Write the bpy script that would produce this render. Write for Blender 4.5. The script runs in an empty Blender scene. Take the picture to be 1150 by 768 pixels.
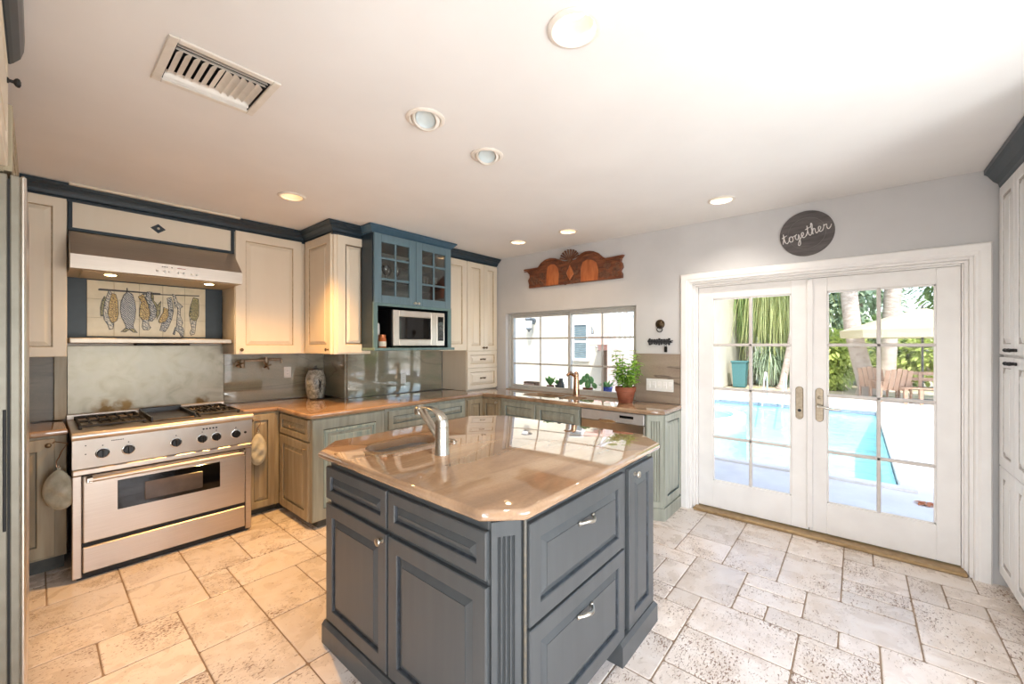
import bpy, bmesh, math, random
from mathutils import Vector, Matrix
random.seed(7)
C = bpy.context.scene.collection
PI = math.pi

# ------------------------------------------------------------------ camera, light, exposure
YAW = math.radians(40.4); FPX = 455.0; CAMZ = 1.5
cam_data = bpy.data.cameras.new('camera'); cam = bpy.data.objects.new('camera', cam_data); C.objects.link(cam)
cam_data.sensor_width = 36.0; cam_data.lens = FPX / 1150 * 36.0
cam_data.shift_y = 3.0 / 1150; cam_data.clip_start = 0.02; cam_data.clip_end = 200
cam.location = (0, 0, CAMZ); cam.rotation_euler = (PI / 2, 0, YAW - PI / 2)
sc = bpy.context.scene; sc.camera = cam
sc.view_settings.view_transform = 'Standard'; sc.view_settings.look = 'None'
sc.view_settings.gamma = 1.0; sc.view_settings.use_curve_mapping = False
sc.view_settings.exposure = 0.36

world = bpy.data.worlds.new('sky'); sc.world = world; world.use_nodes = True
wn = world.node_tree; bg = wn.nodes['Background']
skyt = wn.nodes.new('ShaderNodeTexSky'); skyt.sky_type = 'NISHITA'; skyt.sun_disc = False
skyt.sun_elevation = math.radians(56); skyt.sun_rotation = math.radians(-110); skyt.altitude = 10
skyt.air_density = 1.0; skyt.dust_density = 1.5
wn.links.new(skyt.outputs[0], bg.inputs[0]); bg.inputs[1].default_value = 0.50

def lamp(name, kind, loc, energy, color, target=None, parent=None, **kw):
    d = bpy.data.lights.new(name, kind); d.energy = energy; d.color = color
    for k, v in kw.items(): setattr(d, k, v)
    o = bpy.data.objects.new(name, d); C.objects.link(o); o.location = loc
    if target is not None:
        o.rotation_euler = (Vector(target) - Vector(loc)).to_track_quat('-Z', 'Y').to_euler()
    if parent is not None: o.parent = parent
    return o
SUN_DIR = Vector((-0.50, -0.30, 0.81))
lamp('sun', 'SUN', (0, 0, 20), 5.6, (1.0, 0.95, 0.88), target=(0.50*20, 0.30*20, 20-0.81*20), angle=math.radians(0.6))
# added fill lights outside the made-up south and west windows behind the camera
lamp('south_fill', 'AREA', (1.15, -1.95, 0.75), 122, (0.95, 0.98, 1.0), target=(1.5, 2.6, 2.2), shape='RECTANGLE', size=2.2, size_y=1.9)
lamp('west_fill', 'AREA', (-1.30, -0.35, 0.85), 58, (0.97, 0.98, 1.0), target=(2.2, 1.2, 2.6), shape='RECTANGLE', size=1.2, size_y=1.9)
# portals that guide the sky light through the french doors and the kitchen window
for nm, loc, w, h in (('door_portal', (4.03, 0.29, 1.06), 1.6, 1.9), ('window_portal', (4.03, 2.55, 1.43), 1.7, 0.95)):
    p = lamp(nm, 'AREA', loc, 1, (1, 1, 1), target=(0, loc[1], loc[2]), shape='RECTANGLE', size=w, size_y=h); p.data.cycles.is_portal = True

# ------------------------------------------------------------------ helpers
def S(r, g, b):
    f = lambda c: (c / 255 / 12.92) if c / 255 <= 0.04045 else ((c / 255 + 0.055) / 1.055) ** 2.4
    return (f(r), f(g), f(b), 1.0)
def ray(u, v):
    a = (u - 575) / FPX; b = (387 - v) / FPX
    return Vector((math.cos(YAW) + a * math.sin(YAW), math.sin(YAW) - a * math.cos(YAW), b))
def onp(u, v, ax, val):   # measured point of the photograph on a known plane
    d = ray(u, v); o = Vector((0, 0, CAMZ)); t = (val - o[ax]) / d[ax]; return o + d * t

def principled(name, col, rough=0.5, metal=0.0, **kw):
    m = bpy.data.materials.new(name); m.use_nodes = True
    b = m.node_tree.nodes['Principled BSDF']
    b.inputs['Base Color'].default_value = col; b.inputs['Roughness'].default_value = rough
    b.inputs['Metallic'].default_value = metal
    for k, v in kw.items(): b.inputs[k].default_value = v
    return m
def texmat(name, cols, rough=0.5, metal=0.0, scale=(5, 5, 5), nscale=4.0, detail=4.0, distort=0.0, pos=None, bump=0.0, bscale=None, rvar=0.0, **kw):
    """noise driven colour ramp in object space; scale stretches the grain"""
    m = principled(name, cols[0], rough, metal, **kw); nt = m.node_tree; b = nt.nodes['Principled BSDF']
    tc = nt.nodes.new('ShaderNodeTexCoord'); mp = nt.nodes.new('ShaderNodeMapping'); mp.inputs['Scale'].default_value = scale
    no = nt.nodes.new('ShaderNodeTexNoise'); no.inputs['Scale'].default_value = nscale; no.inputs['Detail'].default_value = detail
    no.inputs['Distortion'].default_value = distort
    cr = nt.nodes.new('ShaderNodeValToRGB'); el = cr.color_ramp.elements
    n = len(cols); pos = pos or [0.3 + 0.4 * i / (n - 1) for i in range(n)]
    while len(el) < n: el.new(0.5)
    for i in range(n): el[i].position = pos[i]; el[i].color = cols[i]
    L = nt.links.new
    L(tc.outputs['Object'], mp.inputs[0]); L(mp.outputs[0], no.inputs['Vector']); L(no.outputs['Fac'], cr.inputs[0]); L(cr.outputs[0], b.inputs['Base Color'])
    if bump:
        n2 = nt.nodes.new('ShaderNodeTexNoise'); n2.inputs['Scale'].default_value = bscale or nscale * 4
        n2.inputs['Detail'].default_value = 3; L(mp.outputs[0], n2.inputs['Vector'])
        bp = nt.nodes.new('ShaderNodeBump'); bp.inputs['Strength'].default_value = bump; bp.inputs['Distance'].default_value = 0.004
        L(n2.outputs['Fac'], bp.inputs['Height']); L(bp.outputs[0], b.inputs['Normal'])
    if rvar:
        mr = nt.nodes.new('ShaderNodeMapRange'); mr.inputs['To Min'].default_value = max(0.0, rough - rvar); mr.inputs['To Max'].default_value = rough + rvar
        L(no.outputs['Fac'], mr.inputs[0]); L(mr.outputs[0], b.inputs['Roughness'])
    return m
def emit(name, col, st):
    m = bpy.data.materials.new(name); m.use_nodes = True; nt = m.node_tree; nt.nodes.clear()
    e = nt.nodes.new('ShaderNodeEmission'); e.inputs[0].default_value = col; e.inputs[1].default_value = st
    o = nt.nodes.new('ShaderNodeOutputMaterial'); nt.links.new(e.outputs[0], o.inputs[0]); return m
def glassmat(name, tint=(1, 1, 1, 1), ior=1.45):
    m = bpy.data.materials.new(name); m.use_nodes = True; nt = m.node_tree; nt.nodes.clear()
    t = nt.nodes.new('ShaderNodeBsdfTransparent'); t.inputs[0].default_value = tint
    g = nt.nodes.new('ShaderNodeBsdfGlossy'); g.inputs['Roughness'].default_value = 0.02
    f = nt.nodes.new('ShaderNodeFresnel'); f.inputs[0].default_value = ior
    mx = nt.nodes.new('ShaderNodeMixShader'); o = nt.nodes.new('ShaderNodeOutputMaterial'); L = nt.links.new
    L(f.outputs[0], mx.inputs[0]); L(t.outputs[0], mx.inputs[1]); L(g.outputs[0], mx.inputs[2]); L(mx.outputs[0], o.inputs[0]); return m

def box(bm, x0, x1, y0, y1, z0, z1, bev=0.0, mi=0, seg=1):
    vs = [bm.verts.new((x, y, z)) for x in (x0, x1) for y in (y0, y1) for z in (z0, z1)]
    fi = [(0, 1, 3, 2), (4, 6, 7, 5), (0, 4, 5, 1), (2, 3, 7, 6), (0, 2, 6, 4), (1, 5, 7, 3)]
    fs = [bm.faces.new([vs[i] for i in f]) for f in fi]
    for f in fs: f.material_index = mi
    if bev > 0:
        es = list({e for f in fs for e in f.edges})
        r = bmesh.ops.bevel(bm, geom=es, offset=bev, segments=seg, affect='EDGES', profile=0.5)
        for f in r['faces']: f.material_index = mi
    return fs
def bx(*a, **k):
    bm = bmesh.new(); box(bm, *a, **k); return bm
def rings(bm, loops, cap0=True, cap1=True, mi=0, mis=None, closed=True):
    R = [[bm.verts.new(p) for p in l] for l in loops]; n = len(R[0])
    for k in range(len(R) - 1):
        for i in range(n if closed else n - 1):
            j = (i + 1) % n
            f = bm.faces.new((R[k][i], R[k][j], R[k + 1][j], R[k + 1][i])); f.material_index = mis[k] if mis else mi
    if cap0: f = bm.faces.new(R[0][::-1]); f.material_index = mis[0] if mis else mi
    if cap1: f = bm.faces.new(R[-1]); f.material_index = mis[-1] if mis else mi
    return R
def tube(bm, pts, r, seg=8, mi=0, caps=True):
    pts = [Vector(p) for p in pts]; n = len(pts); rr = r if isinstance(r, (list, tuple)) else [r] * n
    loops = []; ref = None
    for i, p in enumerate(pts):
        t = (pts[min(i + 1, n - 1)] - pts[max(i - 1, 0)]).normalized()
        if ref is None: ref = Vector((0, 0, 1)) if abs(t.z) < 0.9 else Vector((1, 0, 0))
        s = t.cross(ref); s = s.normalized() if s.length > 1e-6 else t.orthogonal().normalized()
        ref = s.cross(t).normalized()
        loops.append([p + s * math.cos(2 * PI * k / seg) * rr[i] + ref * math.sin(2 * PI * k / seg) * rr[i] for k in range(seg)])
    rings(bm, loops, caps, caps, mi)
def lathe(bm, prof, c=(0, 0, 0), seg=20, axis='z', mi=0, caps=(True, True), mis=None):
    def P(r, h, a):
        x, y = r * math.cos(a), r * math.sin(a)
        v = {'z': (x, y, h), 'y': (x, -h, y), 'Y': (x, h, y), 'x': (-h, x, y), 'X': (h, x, y)}[axis]   # 'y' points to -y, 'x' points to -x
        return (c[0] + v[0], c[1] + v[1], c[2] + v[2])
    rings(bm, [[P(max(r, 1e-4), h, 2 * PI * k / seg) for k in range(seg)] for r, h in prof], caps[0], caps[1], mi, mis)
def offset_poly(poly, d):
    n = len(poly); out = []
    for i in range(n):
        p0, p1, p2 = Vector(poly[i - 1]), Vector(poly[i]), Vector(poly[(i + 1) % n])
        e1 = (p1 - p0).normalized(); e2 = (p2 - p1).normalized()
        n1 = Vector((-e1.y, e1.x)); n2 = Vector((-e2.y, e2.x)); b = (n1 + n2); b.normalize()
        out.append(tuple(p1 + b * (d / max(0.3, b.dot(n1)))))
    return out       # ccw polygon: positive d moves inward
def slab(bm, poly, z0, z1, r=0.012, holes=(), mi=0, seg=4):
    """horizontal slab (ccw outline) with a rounded edge and holes"""
    prof = [(r, z0)] + [(r - r * math.sin(a), z0 + r - r * math.cos(a)) for a in [PI / 2 * k / seg for k in range(1, seg + 1)]] \
         + [(r - r * math.cos(a), z1 - r + r * math.sin(a)) for a in [PI / 2 * k / seg for k in range(0, seg + 1)]]
    loops = []
    for d, z in prof: loops.append([(x, y, z) for x, y in offset_poly(poly, d)])
    R = rings(bm, loops, False, False, mi)
    for z, ring in ((z0, R[0]), (z1, R[-1])):
        ed = [bm.edges.get((ring[i], ring[(i + 1) % len(ring)])) for i in range(len(ring))]
        for h in holes:
            hv = [bm.verts.new((x, y, z)) for x, y in h]
            ed += [bm.edges.new((hv[i], hv[(i + 1) % len(hv)])) for i in range(len(hv))]
        res = bmesh.ops.triangle_fill(bm, edges=ed, use_beauty=True)
        for g in res['geom']:
            if isinstance(g, bmesh.types.BMFace): g.material_index = mi
    for h in holes:
        a = [bm.verts.new((x, y, z0)) for x, y in h]; b = [bm.verts.new((x, y, z1)) for x, y in h]
        for i in range(len(h)):
            j = (i + 1) % len(h); f = bm.faces.new((a[i], b[i], b[j], a[j])); f.material_index = mi
def prism(bm, poly, to3, d0, d1, mi=0, bev=0.0):
    """outline extruded along a depth; to3(a, b, depth) gives the 3D point; poly ccw seen from the d1 side"""
    loops = [[to3(a, b, d0) for a, b in poly], [to3(a, b, d1 if not bev else d1 - bev) for a, b in poly]]
    if bev: loops.append([to3(a, b, d1) for a, b in offset_poly(poly, bev)])
    rings(bm, loops, True, True, mi)

def O(name, bm, mats, parent=None, smooth=False, fix=True):
    if fix: bmesh.ops.recalc_face_normals(bm, faces=bm.faces)
    me = bpy.data.meshes.new(name); bm.to_mesh(me); bm.free()
    for m in (mats if isinstance(mats, (list, tuple)) else [mats]): me.materials.append(m)
    if smooth:
        for p in me.polygons: p.use_smooth = True
        try: me.set_sharp_from_angle(angle=math.radians(42))
        except Exception: pass
    o = bpy.data.objects.new(name, me); C.objects.link(o)
    if parent is not None: o.parent = parent
    return o
def tag(o, label, cat, group=None):
    o['label'] = label; o['category'] = cat
    if group: o['group'] = group
    return o
def thing(name, label, cat, loc=(0, 0, 0), rot=0.0, group=None):
    o = bpy.data.objects.new(name, None); C.objects.link(o); o.empty_display_size = 0.05
    o.location = loc; o.rotation_euler = (0, 0, rot); return tag(o, label, cat, group)
def struct(name, bm, m, parent=None, smooth=False):
    o = O(name, bm, m, parent, smooth)
    if parent is None: o['kind'] = 'structure'
    return o
def dup(root, loc, rot=None, label=None):
    r = root.copy(); C.objects.link(r); r.location = loc
    if rot is not None: r.rotation_euler = (0, 0, rot)
    if label: r['label'] = label
    for ch in list(root.children):
        c = ch.copy(); C.objects.link(c); c.parent = r
        for g in list(ch.children):
            d = g.copy(); C.objects.link(d); d.parent = c
    return r
def origin_to(o, p):
    """move the object's origin to p without moving its mesh"""
    o.data.transform(Matrix.Translation(-Vector(p))); o.location = p; return o

# ------------------------------------------------------------------ materials
M = {}
M['wall'] = texmat('wall_paint', [S(196, 194, 192), S(203, 201, 199)], 0.75, nscale=3, scale=(1, 1, 1))
M['ceil'] = texmat('ceiling_paint', [S(230, 227, 223), S(236, 233, 229)], 0.85, nscale=2, scale=(1, 1, 1))
M['trim'] = texmat('white_trim', [S(236, 232, 228), S(243, 240, 236)], 0.38, nscale=6, scale=(1, 1, 1))
M['cream'] = texmat('cream_paint', [S(226, 212, 190), S(230, 217, 196)], 0.42, scale=(6, 6, 1.0), nscale=2)
M['creamg'] = texmat('cream_glaze', [S(176, 152, 120), S(200, 180, 150)], 0.5, scale=(6, 6, 6), nscale=6)
M['white'] = texmat('white_cabinet_paint', [S(234, 233, 232), S(242, 241, 240)], 0.4, scale=(8, 8, 1), nscale=3)
M['whiteg'] = texmat('white_glaze', [S(165, 160, 155), S(205, 200, 195)], 0.5, nscale=6)
M['wash'] = texmat('washed_wood', [S(144, 130, 106), S(162, 148, 122), S(176, 165, 139)], 0.42, scale=(11, 11, 1.0), nscale=2.2, detail=5, bump=0.06)
M['washg'] = texmat('washed_wood_groove', [S(98, 88, 72), S(126, 122, 106)], 0.5, scale=(20, 20, 2), nscale=3)
M['green'] = texmat('green_washed_wood', [S(142, 144, 130), S(158, 160, 146), S(172, 174, 158)], 0.40, scale=(10, 10, 1.0), nscale=2.2, detail=5, bump=0.05)
M['greeng'] = texmat('green_wash_groove', [S(88, 106, 108), S(118, 132, 128)], 0.5, scale=(18, 18, 2), nscale=3)
M['teal'] = texmat('teal_washed_panel', [S(126, 150, 152), S(160, 176, 168), S(184, 190, 176)], 0.42, scale=(30, 30, 1.5), nscale=2.5, detail=6)
M['island'] = texmat('slate_blue_paint', [S(75, 78, 79), S(81, 84, 85)], 0.31, scale=(12, 12, 1.0), nscale=2)
M['islandg'] = texmat('slate_blue_glaze', [S(44, 48, 52), S(68, 74, 80)], 0.4, scale=(6, 6, 6), nscale=6)
M['navy'] = texmat('navy_paint', [S(32, 48, 58), S(38, 54, 64)], 0.32, nscale=5)
M['blue'] = texmat('daylit_navy_paint', [S(96, 120, 130), S(104, 128, 138)], 0.38, scale=(20, 20, 1.5), nscale=2)  # same paint as the navy, lightened in colour for skylight on the doors
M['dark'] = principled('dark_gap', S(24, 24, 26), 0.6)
M['toe'] = texmat('toe_kick_paint', [S(70, 72, 68), S(88, 88, 82)], 0.6, nscale=4)
M['steel'] = texmat('brushed_steel', [S(198, 186, 174), S(206, 195, 184)], 0.38, 1.0, scale=(1.5, 1.5, 60), nscale=3, rvar=0.04)
M['steelh'] = texmat('brushed_steel_plate', [S(194, 186, 177), S(206, 199, 190)], 0.42, 1.0, scale=(3, 3, 3), nscale=2, rvar=0.1)
M['chrome'] = principled('polished_metal', S(215, 212, 206), 0.12, 1.0)
M['nickel'] = texmat('brushed_nickel', [S(186, 180, 168), S(204, 198, 186)], 0.28, 1.0, nscale=20)
M['bronze'] = texmat('aged_bronze', [S(92, 74, 54), S(126, 102, 74)], 0.35, 0.9, nscale=14)
M['brass'] = texmat('antique_brass', [S(146, 132, 112), S(166, 152, 132)], 0.38, 0.7, nscale=12)
M['gold'] = texmat('warm_brass_faucet', [S(196, 152, 124), S(212, 172, 144)], 0.22, 1.0, nscale=10)
M['black'] = principled('black_enamel', S(20, 20, 21), 0.3)
M['iron'] = texmat('cast_iron', [S(22, 22, 23), S(38, 36, 35)], 0.55, nscale=30, bump=0.2)
M['bglass'] = principled('black_glass', S(14, 13, 14), 0.05)
M['glass'] = glassmat('clear_glass', ior=1.13)
M['cglass'] = glassmat('cabinet_glass', (0.92, 0.95, 0.94, 1), 1.5)
M['tumbler'] = glassmat('glassware', (0.90, 0.92, 0.93, 1), 2.3)
M['micro'] = texmat('bright_steel', [S(222, 214, 204), S(230, 223, 214)], 0.30, 1.0, nscale=2)
M['rubber'] = principled('white_plastic', S(232, 230, 224), 0.4)

def stonemat(name, cols, scale, rot, rough, vein, vpos=0.5, nscale=2.0, veinw=0.02, coat=0.0, vf=0.75, ior=1.5):
    m = principled(name, cols[0], rough, IOR=ior); nt = m.node_tree; b = nt.nodes['Principled BSDF']; L = nt.links.new
    if coat: b.inputs['Coat Weight'].default_value = coat; b.inputs['Coat Roughness'].default_value = 0.03
    tc = nt.nodes.new('ShaderNodeTexCoord'); mp = nt.nodes.new('ShaderNodeMapping'); mp.inputs['Scale'].default_value = scale; mp.inputs['Rotation'].default_value = rot
    L(tc.outputs['Object'], mp.inputs[0])
    n1 = nt.nodes.new('ShaderNodeTexNoise'); n1.inputs['Scale'].default_value = nscale; n1.inputs['Detail'].default_value = 7; n1.inputs['Distortion'].default_value = 0.8
    L(mp.outputs[0], n1.inputs['Vector'])
    cr = nt.nodes.new('ShaderNodeValToRGB'); el = cr.color_ramp.elements
    while len(el) < len(cols): el.new(0.5)
    for i, c in enumerate(cols): el[i].position = 0.33 + 0.34 * i / (len(cols) - 1); el[i].color = c
    L(n1.outputs['Fac'], cr.inputs[0])
    n2 = nt.nodes.new('ShaderNodeTexNoise'); n2.inputs['Scale'].default_value = nscale * 0.7; n2.inputs['Detail'].default_value = 3; n2.inputs['Distortion'].default_value = 1.0
    mp2 = nt.nodes.new('ShaderNodeMapping'); mp2.inputs['Location'].default_value = (3.1, 7.7, 1.3); L(mp.outputs[0], mp2.inputs[0]); L(mp2.outputs[0], n2.inputs['Vector'])
    vr = nt.nodes.new('ShaderNodeValToRGB'); ve = vr.color_ramp.elements
    ve[0].position = vpos - veinw; ve[0].color = (0, 0, 0, 1); ve[1].position = vpos + veinw; ve[1].color = (0, 0, 0, 1); e = ve.new(vpos); e.color = (1, 1, 1, 1)
    L(n2.outputs['Fac'], vr.inputs[0])
    mx = nt.nodes.new('ShaderNodeMix'); mx.data_type = 'RGBA'; mx.inputs['B'].default_value = vein
    ml = nt.nodes.new('ShaderNodeMath'); ml.operation = 'MULTIPLY'; ml.inputs[1].default_value = vf
    L(vr.outputs[0], ml.inputs[0]); L(ml.outputs[0], mx.inputs['Factor']); L(cr.outputs[0], mx.inputs['A'])
    n3 = nt.nodes.new('ShaderNodeTexNoise'); n3.inputs['Scale'].default_value = 90; n3.inputs['Detail'].default_value = 3; L(tc.outputs['Object'], n3.inputs['Vector'])
    hs = nt.nodes.new('ShaderNodeHueSaturation'); mr = nt.nodes.new('ShaderNodeMapRange'); mr.inputs['To Min'].default_value = 0.86; mr.inputs['To Max'].default_value = 1.14
    L(n3.outputs['Fac'], mr.inputs[0]); L(mr.outputs[0], hs.inputs['Value']); L(mx.outputs['Result'], hs.inputs['Color']); L(hs.outputs[0], b.inputs['Base Color'])
    return m
M['granite'] = stonemat('brown_quartzite', [S(136, 108, 82), S(158, 126, 97), S(172, 140, 109), S(188, 158, 126)], (0.8, 3.0, 3), (0, 0, 0.2), 0.03, S(150, 122, 96), nscale=1.3, coat=0.8, vf=.35, ior=1.7)
M['splash'] = stonemat('grey_quartzite', [S(118, 114, 96), S(136, 132, 112), S(148, 142, 122), S(126, 130, 106)], (0.7, 0.7, 3.4), (0, 0.12, 0), 0.04, S(96, 84, 70), nscale=1.1, coat=1.0, vf=.4, ior=2.0)
M['splash3'] = stonemat('matt_brown_stone', [S(104, 94, 80), S(120, 110, 94), S(130, 120, 104)], (0.8, 0.8, 4.0), (0, 0.1, 0), 0.38, S(84, 74, 62), nscale=1.4, vf=.4)
M['splash2'] = stonemat('veined_brown_stone', [S(130, 114, 100), S(150, 134, 118), S(160, 146, 130)], (0.5, 0.55, 5.0), (0.10, 0, 0), 0.10, S(62, 54, 50), nscale=1.3, veinw=0.022, coat=0.3, vf=.7, vpos=.47)

def floormat():
    m = principled('travertine', S(210, 190, 165), 0.32); nt = m.node_tree; b = nt.nodes['Principled BSDF']; L = nt.links.new
    at = nt.nodes.new('ShaderNodeAttribute'); at.attribute_name = 'tone'
    tc = nt.nodes.new('ShaderNodeTexCoord')
    ad = nt.nodes.new('ShaderNodeVectorMath'); ad.operation = 'MULTIPLY_ADD'; ad.inputs[1].default_value = (40, 40, 40)
    L(at.outputs['Vector'], ad.inputs[0]); L(tc.outputs['Object'], ad.inputs[2])
    n1 = nt.nodes.new('ShaderNodeTexNoise'); n1.inputs['Scale'].default_value = 7.5; n1.inputs['Detail'].default_value = 8; n1.inputs['Distortion'].default_value = 0.6
    L(ad.outputs[0], n1.inputs['Vector'])
    cr = nt.nodes.new('ShaderNodeValToRGB'); el = cr.color_ramp.elements
    for i, (p, c) in enumerate([(0.25, S(214, 199, 184)), (0.5, S(230, 218, 207)), (0.75, S(240, 232, 224))]):
        if i > 1: el.new(0.5)
        el[i].position = p; el[i].color = c
    L(n1.outputs['Fac'], cr.inputs[0])
    hs = nt.nodes.new('ShaderNodeHueSaturation'); mr = nt.nodes.new('ShaderNodeMapRange'); mr.inputs['To Min'].default_value = 0.84; mr.inputs['To Max'].default_value = 1.06
    sp = nt.nodes.new('ShaderNodeSeparateXYZ'); L(at.outputs['Vector'], sp.inputs[0]); L(sp.outputs[0], mr.inputs[0]); L(mr.outputs[0], hs.inputs['Value']); L(cr.outputs[0], hs.inputs['Color'])
    # pits and holes, in patches
    mp = nt.nodes.new('ShaderNodeMapping'); mp.inputs['Scale'].default_value = (64, 118, 60); L(ad.outputs[0], mp.inputs[0])
    n2 = nt.nodes.new('ShaderNodeTexNoise'); n2.inputs['Scale'].default_value = 1.0; n2.inputs['Detail'].default_value = 3; n2.inputs['Distortion'].default_value = 0.8; L(mp.outputs[0], n2.inputs['Vector'])
    n3 = nt.nodes.new('ShaderNodeTexNoise'); n3.inputs['Scale'].default_value = 3.2; n3.inputs['Detail'].default_value = 2; L(ad.outputs[0], n3.inputs['Vector'])
    mm = nt.nodes.new('ShaderNodeMath'); mm.operation = 'MULTIPLY_ADD'; mm.inputs[1].default_value = 0.50; L(n3.outputs['Fac'], mm.inputs[0]); L(n2.outputs['Fac'], mm.inputs[2])
    pr = nt.nodes.new('ShaderNodeMapRange'); pr.inputs['From Min'].default_value = 0.855; pr.inputs['From Max'].default_value = 0.955; L(mm.outputs[0], pr.inputs[0])
    mx = nt.nodes.new('ShaderNodeMix'); mx.data_type = 'RGBA'; mx.inputs['B'].default_value = S(140, 112, 92)
    L(pr.outputs[0], mx.inputs['Factor']); L(hs.outputs[0], mx.inputs['A']); L(mx.outputs['Result'], b.inputs['Base Color'])
    bp = nt.nodes.new('ShaderNodeBump'); bp.inputs['Strength'].default_value = 0.6; bp.inputs['Distance'].default_value = 0.004; bp.invert = True
    L(pr.outputs[0], bp.inputs['Height']); L(bp.outputs[0], b.inputs['Normal'])
    rr = nt.nodes.new('ShaderNodeMapRange'); rr.inputs['To Min'].default_value = 0.20; rr.inputs['To Max'].default_value = 0.36; L(n1.outputs['Fac'], rr.inputs[0]); L(rr.outputs[0], b.inputs['Roughness'])
    return m
M['floor'] = floormat()
M['grout'] = texmat('grout', [S(132, 112, 92), S(160, 138, 116)], 0.9, nscale=6, scale=(1, 1, 1))
# ------------------------------------------------------------------ room shell
ZC = 2.605
def tile_floor():
    bm = bmesh.new(); lay = bm.verts.layers.float_vector.new('tone')
    u = 0.158; ox, oy = -0.75, -1.35; nx, ny = 30, 38
    used = [[False] * ny for _ in range(nx)]; rnd = random.Random(11)
    sizes = [(3, 2)] * 4 + [(2, 3)] * 2 + [(2, 2)] * 3 + [(2, 1), (1, 2), (1, 1)]
    for j in range(ny):
        for i in range(nx):
            if used[i][j]: continue
            opts = [s for s in sizes if i + s[0] <= nx and j + s[1] <= ny and all(not used[i + a][j + b] for a in range(s[0]) for b in range(s[1]))]
            s = rnd.choice(opts)
            for a in range(s[0]):
                for b in range(s[1]): used[i + a][j + b] = True
            x0, x1, y0, y1 = ox + i * u + .0035, ox + (i + s[0]) * u - .0035, oy + j * u + .0035, oy + (j + s[1]) * u - .0035
            if i + s[0] >= nx: x1 = 3.985
            x1 = min(x1, 3.985); y1 = min(y1, 4.55)
            if x1 - x0 < .02 or y1 - y0 < .02: continue
            t = (rnd.random(), rnd.random(), rnd.random())
            def rr(d, z):
                c = 0.012; p = []
                for cx, cy, a0 in ((x1 - d - c, y1 - d - c, 0), (x0 + d + c, y1 - d - c, 1), (x0 + d + c, y0 + d + c, 2), (x1 - d - c, y0 + d + c, 3)):
                    for k in range(3):
                        a = (a0 + k / 2) * PI / 2; p.append((cx + c * math.cos(a), cy + c * math.sin(a), z))
                return p
            n0 = len(bm.verts)
            R = rings(bm, [rr(0, -0.006), rr(0, -0.002), rr(0.004, 0.0)], False, True)
            for r in R:
                for v in r: v[lay] = t
    box(bm, ox, 3.99, oy, 4.56, -0.10, -0.004, mi=1)
    return bm
struct('floor', tile_floor(), [M['floor'], M['grout']])

# ceiling with holes for the recessed lights and the vent
LIGHTS = [(1.218, 0.751), (1.233, 1.603), (1.704, 1.641), (1.235, 3.201), (3.358, 2.77), (3.355, 2.139), (3.387, 0.787)]
VENT = (0.335, 0.645, 1.885, 2.185)
def circ(c, r, n=24): return [(c[0] + r * math.cos(2 * PI * k / n), c[1] + r * math.sin(2 * PI * k / n)) for k in range(n)]
bm = bmesh.new()
slab(bm, [(-0.75, -1.35), (3.9, -1.35), (3.9, 4.55), (-0.75, 4.55)], ZC, ZC + 0.16, 0.001,
     [circ(c, 0.076) for c in LIGHTS] + [[(VENT[0], VENT[2]), (VENT[1], VENT[2]), (VENT[1], VENT[3]), (VENT[0], VENT[3])]], seg=1)
struct('ceiling', bm, M['ceil'])
struct('roof', bx(-1.1, 4.55, -1.9, 4.95, ZC + 0.17, 3.05, 0.01), texmat('roof_render', [S(230, 225, 215), S(238, 234, 226)], 0.8))

def wall_with_holes(name, plane, lo, hi, t0, t1, holes, m=None):
    """wall across a-axis lo..hi, height 0..ZC, thickness t0..t1; holes (a0,a1,z0,z1)"""
    bm = bmesh.new(); A = sorted({lo, hi, *[h[0] for h in holes], *[h[1] for h in holes]}); Z = sorted({-0.1, ZC + 0.17, *[h[2] for h in holes], *[h[3] for h in holes]})
    for i in range(len(A) - 1):
        for k in range(len(Z) - 1):
            ca, cz = (A[i] + A[i + 1]) / 2, (Z[k] + Z[k + 1]) / 2
            if any(h[0] < ca < h[1] and h[2] < cz < h[3] for h in holes): continue
            if plane == 'x': box(bm, t0, t1, A[i], A[i + 1], Z[k], Z[k + 1])
            else: box(bm, A[i], A[i + 1], t0, t1, Z[k], Z[k + 1])
    bmesh.ops.remove_doubles(bm, verts=bm.verts, dist=1e-5)
    dead = [f for f in bm.faces if sum(1 for g in bm.faces if g is not f and set(v.index for v in g.verts) == set(v.index for v in f.verts))]
    return struct(name, bm, m or M['wall'])
DO = (-0.575, 1.172, -0.1, 2.072)       # french door opening
WO = (1.685, 3.424, 0.94, 1.896)        # kitchen window opening
wall_with_holes('wall_east', 'x', -1.35, 4.05, 3.9, 4.10, [DO, WO])
wall_with_holes('wall_north', 'y', -0.75, 2.1, 4.55, 4.75, [])
struct('wall_north_pier', bx(2.1, 4.10, 4.05, 4.75, -0.1, ZC + 0.17), M['wall'])
wall_with_holes('wall_west', 'x', -1.35, 4.55, -0.95, -0.75, [(-0.95, 0.25, 0.0, 2.4)])
wall_with_holes('wall_south', 'y', -0.75, 3.9, -1.55, -1.35, [(0.05, 2.25, 0.45, 2.35)])

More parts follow.
